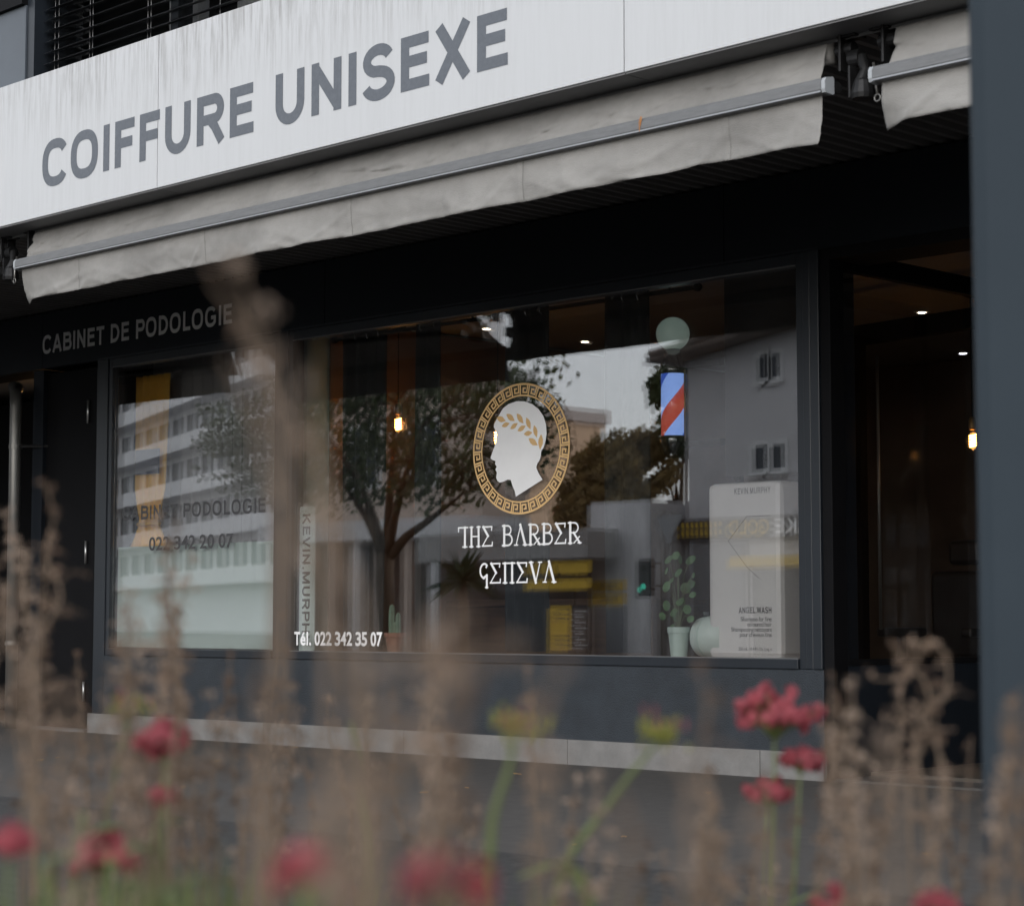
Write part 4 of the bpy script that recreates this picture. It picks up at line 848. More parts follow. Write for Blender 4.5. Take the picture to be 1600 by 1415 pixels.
# trees
def leaf_tree(name, loc, label, trunk_r, fork_z, limbs, blobs, n_leaf, ls, mleaf, mbark, seed, group='street trees'):
    rnd = random.Random(seed); x, y, z = loc; t = thing(name, loc, label, 'tree', group)
    tr = MB(); tr.tube([(x, y, z - .05), (x + .02, y, z + fork_z * .4), (x - .01, y + .02, z + fork_z * .8), (x, y, z + fork_z)], [trunk_r * 1.35, trunk_r * 1.05, trunk_r, trunk_r * 1.1], 12)
    ends = []
    for (dx, dy, dz) in limbs:
        p0 = Vector((x, y, z + fork_z - .08)); p3 = Vector((x + dx, y + dy, z + fork_z + dz)); mid = p0.lerp(p3, .45) + Vector((rnd.uniform(-.1, .1), rnd.uniform(-.1, .1), .12 * dz))
        tr.tube([p0, p0.lerp(mid, .5) + Vector((0, 0, .06)), mid, mid.lerp(p3, .5), p3], [trunk_r * .72, trunk_r * .55, trunk_r * .42, trunk_r * .25, trunk_r * .08], 8); ends += [mid, p3, mid.lerp(p3, .5)]
    for (bx_, by_, bz_, rx, ry, rz) in blobs:
        c = Vector((x + bx_, y + by_, z + bz_)); s_ = min(ends, key=lambda e: (e - c).length)
        for k in range(7):
            d = Vector((rnd.gauss(0, 1), rnd.gauss(0, 1), rnd.gauss(0, 1))).normalized(); e = c + Vector((d.x * rx, d.y * ry, d.z * rz)) * .8
            tr.tube([s_, s_.lerp(e, .5) + Vector((rnd.uniform(-.1, .1), rnd.uniform(-.1, .1), rnd.uniform(0, .12))), e], [trunk_r * .16, trunk_r * .10, trunk_r * .03], 5)
    tr.build('trunk', mbark, t, smooth=True)
    cr = MB(); tot = sum(b[3] * b[4] * b[5] for b in blobs)
    for (bx_, by_, bz_, rx, ry, rz) in blobs:
        for k in range(int(n_leaf * rx * ry * rz / tot)):
            d = Vector((rnd.gauss(0, 1), rnd.gauss(0, 1), rnd.gauss(0, 1))).normalized() * rnd.random() ** .45
            c = Vector((x + bx_ + d.x * rx, y + by_ + d.y * ry, z + bz_ + d.z * rz))
            if noise.noise(c * (1.9 if ls < .1 else .9) + Vector((seed, 0, 0))) < -.12: continue
            u = Vector((rnd.gauss(0, 1), rnd.gauss(0, 1), rnd.gauss(0, .6))).normalized(); v = u.orthogonal(); v = (v * math.cos(rnd.random() * 6) + u.cross(v) * math.sin(rnd.random() * 6)).normalized(); l = ls * rnd.uniform(.6, 1.25)
            cr.add([c - u * l, c - u * l * .3 + v * l * .62, c + u * l * .45 + v * l * .5, c + u * l, c + u * l * .45 - v * l * .5, c - u * l * .3 - v * l * .62], [(0, 1, 2, 3, 4, 5)])
    cr.build('crown', mleaf, t, recalc=False); return t
M_bark = mat('bark', (.11, .075, .05), .9, var=.35, scale=12, bump=.8, bscale=30, stretch=(1, 1, .25))
M_leaf = mat('tree_leaf', (.065, .085, .03), .55, var=.55, scale=3.5, transl=.3)
M_leafa = mat('autumn_leaf', (.24, .17, .065), .6, var=.5, scale=2.2, transl=.3)
leaf_tree('street_tree', (-10.86, -8.6, .09), 'small spreading tree in the bed, mirrored across the main window', .10, 1.55,
          [(-1.1, .2, 1.3), (-.3, -.4, 1.7), (.5, .3, 1.8), (1.5, 0, .75), (1.2, .5, 1.5), (-.7, .6, 1.7)],
          [(-1.9, .2, 2.9, 1.3, 1.1, .75), (-.7, -.2, 3.6, 1.3, 1.2, 1.0), (.6, .3, 3.7, 1.3, 1.2, 1.0), (1.7, 0, 2.9, 1.2, 1.0, .75), (-1.0, .3, 2.5, 1.2, 1.0, .55), (.7, .0, 2.5, 1.3, 1.0, .5), (0, 0, 4.5, 1.4, 1.3, .8), (-2.7, 0, 3.3, .9, .8, .7), (2.5, .2, 3.5, .7, .7, .6)],
          17000, .048, M_leaf, M_bark, 2)
leaf_tree('street_tree', (-26.0, -29.6, 0), 'brownish tree behind the garage block across the street', .16, 2.4,
          [(-1.2, 0, 1.6), (.9, .3, 2.0), (.2, -.5, 3.2)], [(-.7, 0, 4.3, 1.0, 1.0, .8), (.7, 0, 4.6, 1.2, 1.0, .9), (.3, 0, 5.0, 1.0, 1.0, .7), (-.1, .3, 3.5, 1.5, 1.1, .8)], 9000, .12, M_leafa, M_bark, 5)
leaf_tree('street_tree', (-25.1, -31.0, 0), 'taller dark tree beside the grey house across the street', .18, 3.0,
          [(-.8, 0, 2.6), (.7, .3, 3.0), (.1, -.5, 4.2)], [(-.2, 0, 6.6, .7, .7, .8), (.4, 0, 7.4, .8, .8, .9), (.3, 0, 5.6, .9, .9, .8)], 5000, .12, M_leaf, M_bark, 9)
# yucca in the bed
YU = thing('yucca_plant', (-10.1, -9.2, .09), 'spiky dark green yucca in the bed beside the small tree', 'plant')
MB().tube([(-10.1, -9.2, .05), (-10.08, -9.2, .7), (-10.1, -9.18, 1.25)], [.07, .06, .06], 10).build('trunk', M_bark, YU, smooth=True)
rnd = random.Random(4)
M_yuc = mat('yucca_leaf', (.035, .075, .03), .5, var=.3, scale=8, transl=.15)
for k in range(70):
    a = rnd.uniform(0, 6.28); e = rnd.uniform(-.5, 1.4); L = rnd.uniform(.38, .6); d = Vector((math.cos(a) * math.cos(e), math.sin(a) * math.cos(e), math.sin(e))); c = Vector((-10.1, -9.18, 1.3)); sd_ = d.cross(Vector((0, 0, 1))).normalized() * .018
    MB().add([c - sd_, c + sd_, c + d * L * .6 + sd_ - Vector((0, 0, .02)), c + d * L - Vector((0, 0, .10)), c + d * L * .6 - sd_ - Vector((0, 0, .02))], [(0, 1, 2, 3, 4)]).build('leaf', M_yuc, YU)

# ---------------------------------------------------------------- blurred plants in the bed in front of the camera
PLUMES = [(0.030599999999999995, [(7.878, -8.052, 0.96), (7.881, -8.047, 0.936), (7.885, -8.039, 0.907), (7.889, -8.031, 0.872), (7.892, -8.024, 0.835), (7.898, -8.013, 0.797), (7.904, -8.003, 0.757)]), (0.0255, [(7.828, -8.031, 0.961), (7.837, -8.02, 0.943), (7.841, -8.014, 0.925), (7.849, -8.004, 0.9)]), (0.04547368421052631, [(6.903, -7.534, 0.931), (6.908, -7.526, 0.897), (6.899, -7.53, 0.861), (6.908, -7.517, 0.824), (6.891, -7.53, 0.782), (6.879, -7.536, 0.733), (6.881, -7.529, 0.684)]), (0.04294736842105263, [(6.875, -7.558, 0.891), (6.887, -7.543, 0.861), (6.88, -7.545, 0.824), (6.891, -7.53, 0.788), (6.887, -7.53, 0.751)]), (0.04114285714285714, [(6.984, -7.437, 0.791), (6.966, -7.454, 0.776), (6.976, -7.441, 0.748), (6.965, -7.448, 0.715), (6.966, -7.441, 0.66)]), (0.0416, [(6.942, -7.477, 0.77), (6.951, -7.465, 0.745), (6.943, -7.47, 0.715), (6.945, -7.463, 0.672)]), (0.025500000000000002, [(8.192, -8.217, 0.802), (8.184, -8.223, 0.791), (8.177, -8.229, 0.78), (8.171, -8.233, 0.765), (8.168, -8.235, 0.749)]), (0.025500000000000002, [(8.176, -8.179, 0.794), (8.163, -8.19, 0.779), (8.154, -8.198, 0.761), (8.147, -8.202, 0.744)]), (0.024, [(7.788, -7.625, 0.776), (7.79, -7.619, 0.745), (7.785, -7.62, 0.709), (7.787, -7.613, 0.669), (7.782, -7.614, 0.63)]), (0.015, [(8.039, -7.938, 0.742), (8.041, -7.932, 0.718), (8.039, -7.932, 0.688)]), (0.032842105263157895, [(7.452, -6.964, 0.745), (7.476, -6.941, 0.748), (7.491, -6.93, 0.782), (7.503, -6.916, 0.763), (7.499, -6.916, 0.727), (7.482, -6.93, 0.709), (7.493, -6.915, 0.672), (7.495, -6.908, 0.623), (7.483, -6.913, 0.575)]), (0.0312, [(7.467, -6.953, 0.776), (7.477, -6.941, 0.757), (7.488, -6.927, 0.736), (7.484, -6.927, 0.69), (7.471, -6.935, 0.654)]), (0.032842105263157895, [(7.435, -6.981, 0.739), (7.437, -6.975, 0.709), (7.43, -6.98, 0.69), (7.441, -6.966, 0.666), (7.431, -6.973, 0.636), (7.432, -6.966, 0.581)]), (0.034666666666666665, [(7.417, -6.994, 0.703), (7.424, -6.984, 0.672), (7.418, -6.986, 0.636), (7.424, -6.975, 0.599)]), (0.0165, [(8.186, -7.901, 0.77), (8.181, -7.904, 0.76), (8.182, -7.901, 0.745), (8.18, -7.902, 0.727), (8.177, -7.902, 0.707)]), (0.015, [(8.103, -7.874, 0.751), (8.101, -7.874, 0.732), (8.103, -7.87, 0.712), (8.101, -7.869, 0.682)]), (0.018000000000000002, [(8.11, -8.084, 0.784), (8.105, -8.088, 0.773), (8.102, -8.089, 0.757), (8.102, -8.086, 0.734), (8.1, -8.086, 0.711)]), (0.018000000000000002, [(7.917, -8.065, 0.786), (7.912, -8.067, 0.767), (7.913, -8.064, 0.748), (7.909, -8.065, 0.721)]), (0.0443076923076923, [(7.004, -7.41, 0.733), (7.009, -7.402, 0.69), (6.999, -7.405, 0.636), (7.0, -7.397, 0.581)]), (0.018000000000000002, [(7.854, -8.126, 0.77), (7.857, -8.121, 0.751), (7.851, -8.123, 0.726), (7.853, -8.119, 0.701)]), (0.0195, [(8.07, -8.013, 0.735), (8.073, -8.007, 0.72), (8.07, -8.008, 0.7)]), (0.0195, [(8.157, -8.031, 0.734), (8.158, -8.029, 0.72), (8.156, -8.028, 0.702)]), (0.028900000000000002, [(7.923, -8.074, 0.926), (7.927, -8.067, 0.901), (7.934, -8.058, 0.874), (7.938, -8.05, 0.841)]), (0.028900000000000002, [(7.91, -8.085, 0.912), (7.917, -8.076, 0.89), (7.921, -8.069, 0.863), (7.926, -8.062, 0.838)]), (0.028900000000000002, [(7.972, -8.093, 0.896), (7.976, -8.086, 0.87), (7.978, -8.081, 0.844), (7.984, -8.072, 0.81)])]
